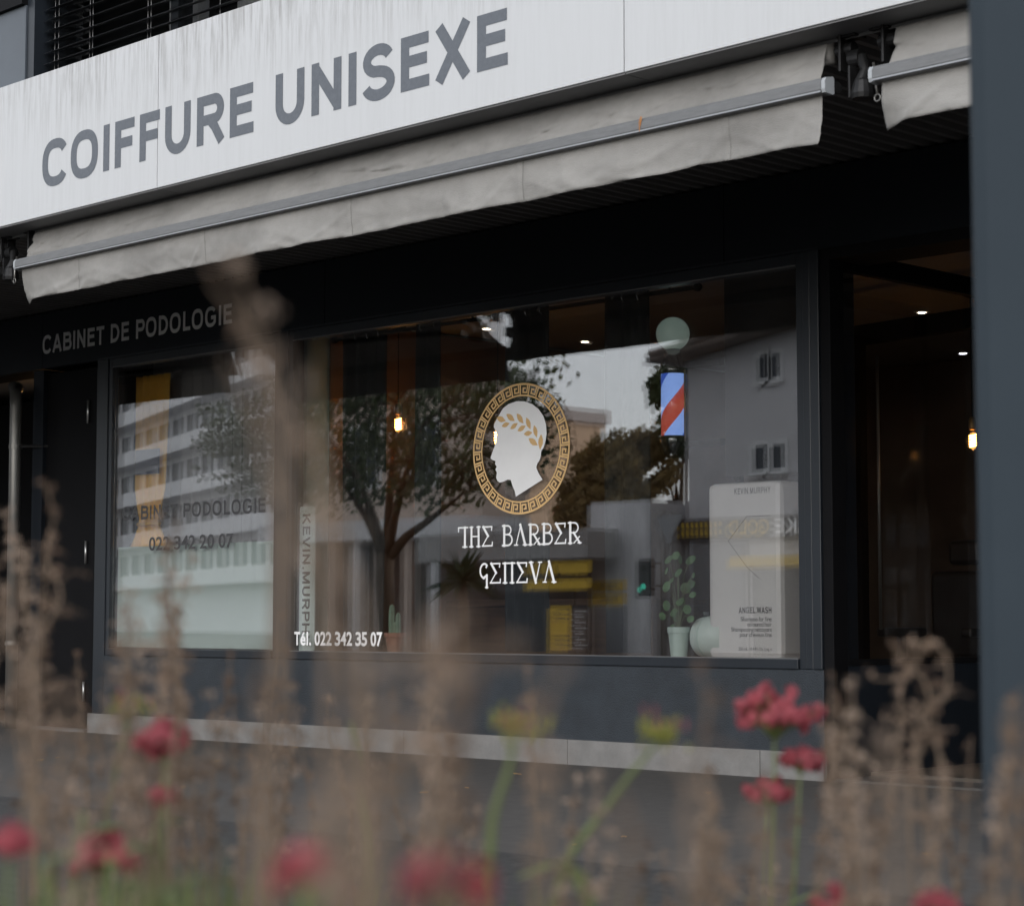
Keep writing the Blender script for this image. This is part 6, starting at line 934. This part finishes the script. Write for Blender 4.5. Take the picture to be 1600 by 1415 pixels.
for i, (wd, path) in enumerate(PLUMES):
    plume(i, wd, path, names.get(i, 'out of focus dry brown seed stalk in the flower bed'), 'dry seed stalks in the flower bed', .42 if i in (0, 1) else .25 if i >= 22 else .7)
ZONE = ['out of focus dry seed stalk before the left door and window', 'out of focus dry seed stalk before the middle of the plinth', 'out of focus dry seed stalk before the right half of the kerb', 'out of focus dry seed stalk before the dark entrance']
for i, (zn, wd, path) in enumerate(VEIL):
    plume(50 + i, wd, path, ZONE[zn], 'dry seed stalks in the flower bed', 1.0)
def floret(m, c, n, r, rnd):
    u = n.orthogonal().normalized(); v = n.cross(u); o_ = rnd.random() * 6
    for k in range(5):
        a = o_ + k * 2 * math.pi / 5; d = u * math.cos(a) + v * math.sin(a); s_ = n.cross(d)
        m.add([c, c + d * r * .6 + s_ * r * .32 + n * r * .1, c + d * r, c + d * r * .6 - s_ * r * .32 + n * r * .1], [(0, 1, 2, 3)])
    m.add([c - n * r * 2.2 + u * .0006, c - n * r * 2.2 - u * .0006, c - u * .0008, c + u * .0008], [(0, 1, 2, 3)])
FL = ['small red flower head before the kerb at left', 'red bud cluster below the small left flower', 'red flower head low at the left among grasses', 'large red valerian flower head before the right end of the plinth', 'red side cluster just below the large flower head', 'lower red side cluster under the large flower head',
      'strongly blurred red flower at the bottom left of centre', 'strongly blurred red flower at the bottom centre', 'red flower at the left edge', 'small red flower near the left edge', 'red flower cut by the bottom edge right of centre', 'red flower cut by the bottom edge at far right', 'dull red flower in the bottom left corner', 'blurred red flower beside the bottom centre one', 'tiny red bud right of the small left flower']
for i, (s_, x, y, z) in enumerate(HEADS):
    if i in (9, 12, 13, 14): continue
    rnd = random.Random(300 + i); c = Vector((x, y, z)); foot = to_ground(c, rnd)
    t = thing('valerian_flower', tuple(foot[-1]), FL[i], 'flower', 'red valerian flowers in the bed')
    sp = spline([c - Vector((0, 0, s_ * .25))] + foot, 6)
    MB().tube(sp, [.0016 + .0016 * k / len(sp) for k in range(len(sp))], 6).build('stem', M_gstem, t, smooth=True)
    h = MB(); br = MB()
    ncl = max(5, int(420 * s_)) if i not in (6, 7, 13) else 4
    for q_ in range(ncl):
        d = Vector((rnd.gauss(0, 1), rnd.gauss(0, 1), abs(rnd.gauss(0, .9)) - .2)).normalized(); cc = c + Vector((d.x * s_ * .46, d.y * s_ * .46, d.z * s_ * .36)) * rnd.uniform(.55, 1.1)
        br.tube([c - Vector((0, 0, s_ * .25)), c.lerp(cc, .55) - Vector((0, 0, s_ * .06)), cc], .001, 4)
        for k in range(15):
            e = (d * 1.2 + Vector((rnd.gauss(0, 1), rnd.gauss(0, 1), rnd.gauss(0, 1)))).normalized()
            floret(h, cc + e * rnd.uniform(.003, .0095) * (1 + 3 * s_), e, rnd.uniform(.0035, .006), rnd)
    h.build('flower_head', M_petal, t, recalc=False); br.build('branchlets', M_gstem, t)
    for k in (1, 2):
        b0 = sp[min(len(sp) - 1, 2 + k * 2)]
        for s2 in (-1, 1):
            d = Vector((.7 * s2, .7 * s2, .45)).normalized(); w_ = Vector((-.7, .7, 0)) * .012
            MB().add([b0, b0 + d * .03 + w_, b0 + d * .07, b0 + d * .03 - w_], [(0, 1, 2, 3)]).build('leaf', M_gstem, t)
def green_plant(i, paths, label, bud):
    rnd = random.Random(500 + i); main = spline(paths[0], 6); foot = to_ground(main[-1], rnd)
    t = thing('green_stalk', tuple(foot[-1]), label, 'plant', 'green stalks in the bed')
    MB().tube(main + foot, [.0018 + .0022 * k / len(main) for k in range(len(main))] + [.0042, .005], 8).build('stem', M_gstem, t, smooth=True)
    for p in paths[1:]:
        s_ = spline(p, 5); m = MB(); n = len(s_)
        for k in range(n - 1):
            a = .010 * math.sin(math.pi * (k + .2) / n); b = .010 * math.sin(math.pi * (k + 1.2) / n); sd_ = Vector((.5, .5, .5))
            m.add([s_[k] - sd_ * a, s_[k] + sd_ * a, s_[k + 1] + sd_ * b, s_[k + 1] - sd_ * b], [(0, 1, 2, 3)])
        m.build('leaf', M_gstem, t, solid=.001)
    if bud:
        m = MB(); m2 = MB(); top = main[0]
        for k in range(60):
            c = top + Vector((rnd.gauss(0, .010), rnd.gauss(0, .010), rnd.gauss(.004, .006)))
            m.lathe([(.0008, -.003), (.002, 0), (.0008, .003)], c, 5)
            if k % 12 == 0:
                for z in range(2): floret(m2, c + Vector((rnd.uniform(-.012, .012), 0, .010)), Vector((0, 0, 1)), .004, rnd)
        m.build('bud_cluster', M_bud, t); m2.build('opening_petals', M_petal, t, recalc=False)
green_plant(0, GREEN[0:3], 'light green leaning valerian stalk with yellow buds right of centre', True)
green_plant(1, [GREEN[3]], 'thin yellowish stalk at the centre before the kerb', True)
green_plant(2, [GREEN[4]], 'green stalk before the left end of the kerb', True)
green_plant(3, [GREEN[5]], 'green stalk low at the left', False)
green_plant(4, [GREEN[6]], 'pale green stalk left of centre', False)
# leafy young shoots low at the left
def shoot(i, x, y, h, label):
    rnd = random.Random(700 + i); t = thing('leafy_shoot', (x, y, .07), label, 'plant', 'leafy shoots in the bed')
    MB().tube([(x, y, .06), (x + .01, y, h * .5), (x + rnd.uniform(-.02, .02), y, h)], [.004, .003, .0015], 6).build('stem', M_gstem, t, smooth=True)
    for k in range(14):
        z = h * (.45 + .55 * k / 13); a = k * 1.57 + rnd.uniform(-.3, .3); L = rnd.uniform(.035, .065) * (1.15 - .5 * k / 13); d = Vector((math.cos(a), math.sin(a), .45)).normalized(); sd_ = Vector((-math.sin(a), math.cos(a), 0)) * L * .24; c = Vector((x, y, z))
        MB().add([c, c + d * L * .35 + sd_, c + d * L * .75 + sd_ * .7 - Vector((0, 0, .004)), c + d * L - Vector((0, 0, .012)), c + d * L * .75 - sd_ * .7 - Vector((0, 0, .004)), c + d * L * .35 - sd_], [(0, 1, 2, 3, 4, 5)]).build('leaf', M_shoot, t)
M_shoot = mat('shoot_leaf', (.085, .13, .045), .55, var=.3, scale=20, transl=.3)
for i, (d, s_, v_) in enumerate([(1.5, -.185, 1330), (1.6, -.155, 1375), (1.45, -.165, 1395), (1.7, -.20, 1300), (1.5, -.225, 1350), (1.4, -.09, 1380), (1.9, -.17, 1290), (1.6, -.215, 1400)]):
    shoot(i, 8.63 + (-.707 + .707 * s_) * d, -8.63 + (.707 + .707 * s_) * d, .80 - (v_ - 970) / 3275 * d, 'blurred green leafy shoot low at the left of the bed')
# leafy undergrowth of the bed
rnd = random.Random(9); g = MB()
def blade(x, y, h):
    a = rnd.uniform(0, 6.28); l = rnd.uniform(.02, .10); wv = rnd.uniform(.003, .006); dx = math.cos(a); dy = math.sin(a)
    g.add([(x - dy * wv, y + dx * wv, .06), (x + dy * wv, y - dx * wv, .06), (x + dx * l * .4 + dy * wv, y + dy * l * .4 - dx * wv, .06 + h * .6), (x + dx * l, y + dy * l, .06 + h), (x + dx * l * .4 - dy * wv, y + dy * l * .4 + dx * wv, .06 + h * .6)], [(0, 1, 2, 3, 4)])
for k in range(9000): blade(rnd.uniform(-15.8, 11.5), rnd.uniform(-9.7, -6.55), rnd.uniform(.12, .38))
for k in range(1500):
    # taller clump in front of the camera, low left
    d = rnd.uniform(1.3, 2.2); s_ = rnd.uniform(-.24, -.02) if rnd.random() < .7 else rnd.uniform(-.05, .2); x = 8.63 + (-.707 + .707 * s_) * d; y = -8.63 + (.707 + .707 * s_) * d
    blade(x, y, .77 - .135 * d + rnd.uniform(-.15, .02) + (-.03 if s_ > -.1 else 0))
o = g.build('grass', mat('bed_grass', (.12, .15, .05), .7, var=.45, scale=6, transl=.3), None, recalc=False); tag(o, 'green and straw coloured grass filling the flower bed', 'grass', kind='stuff')
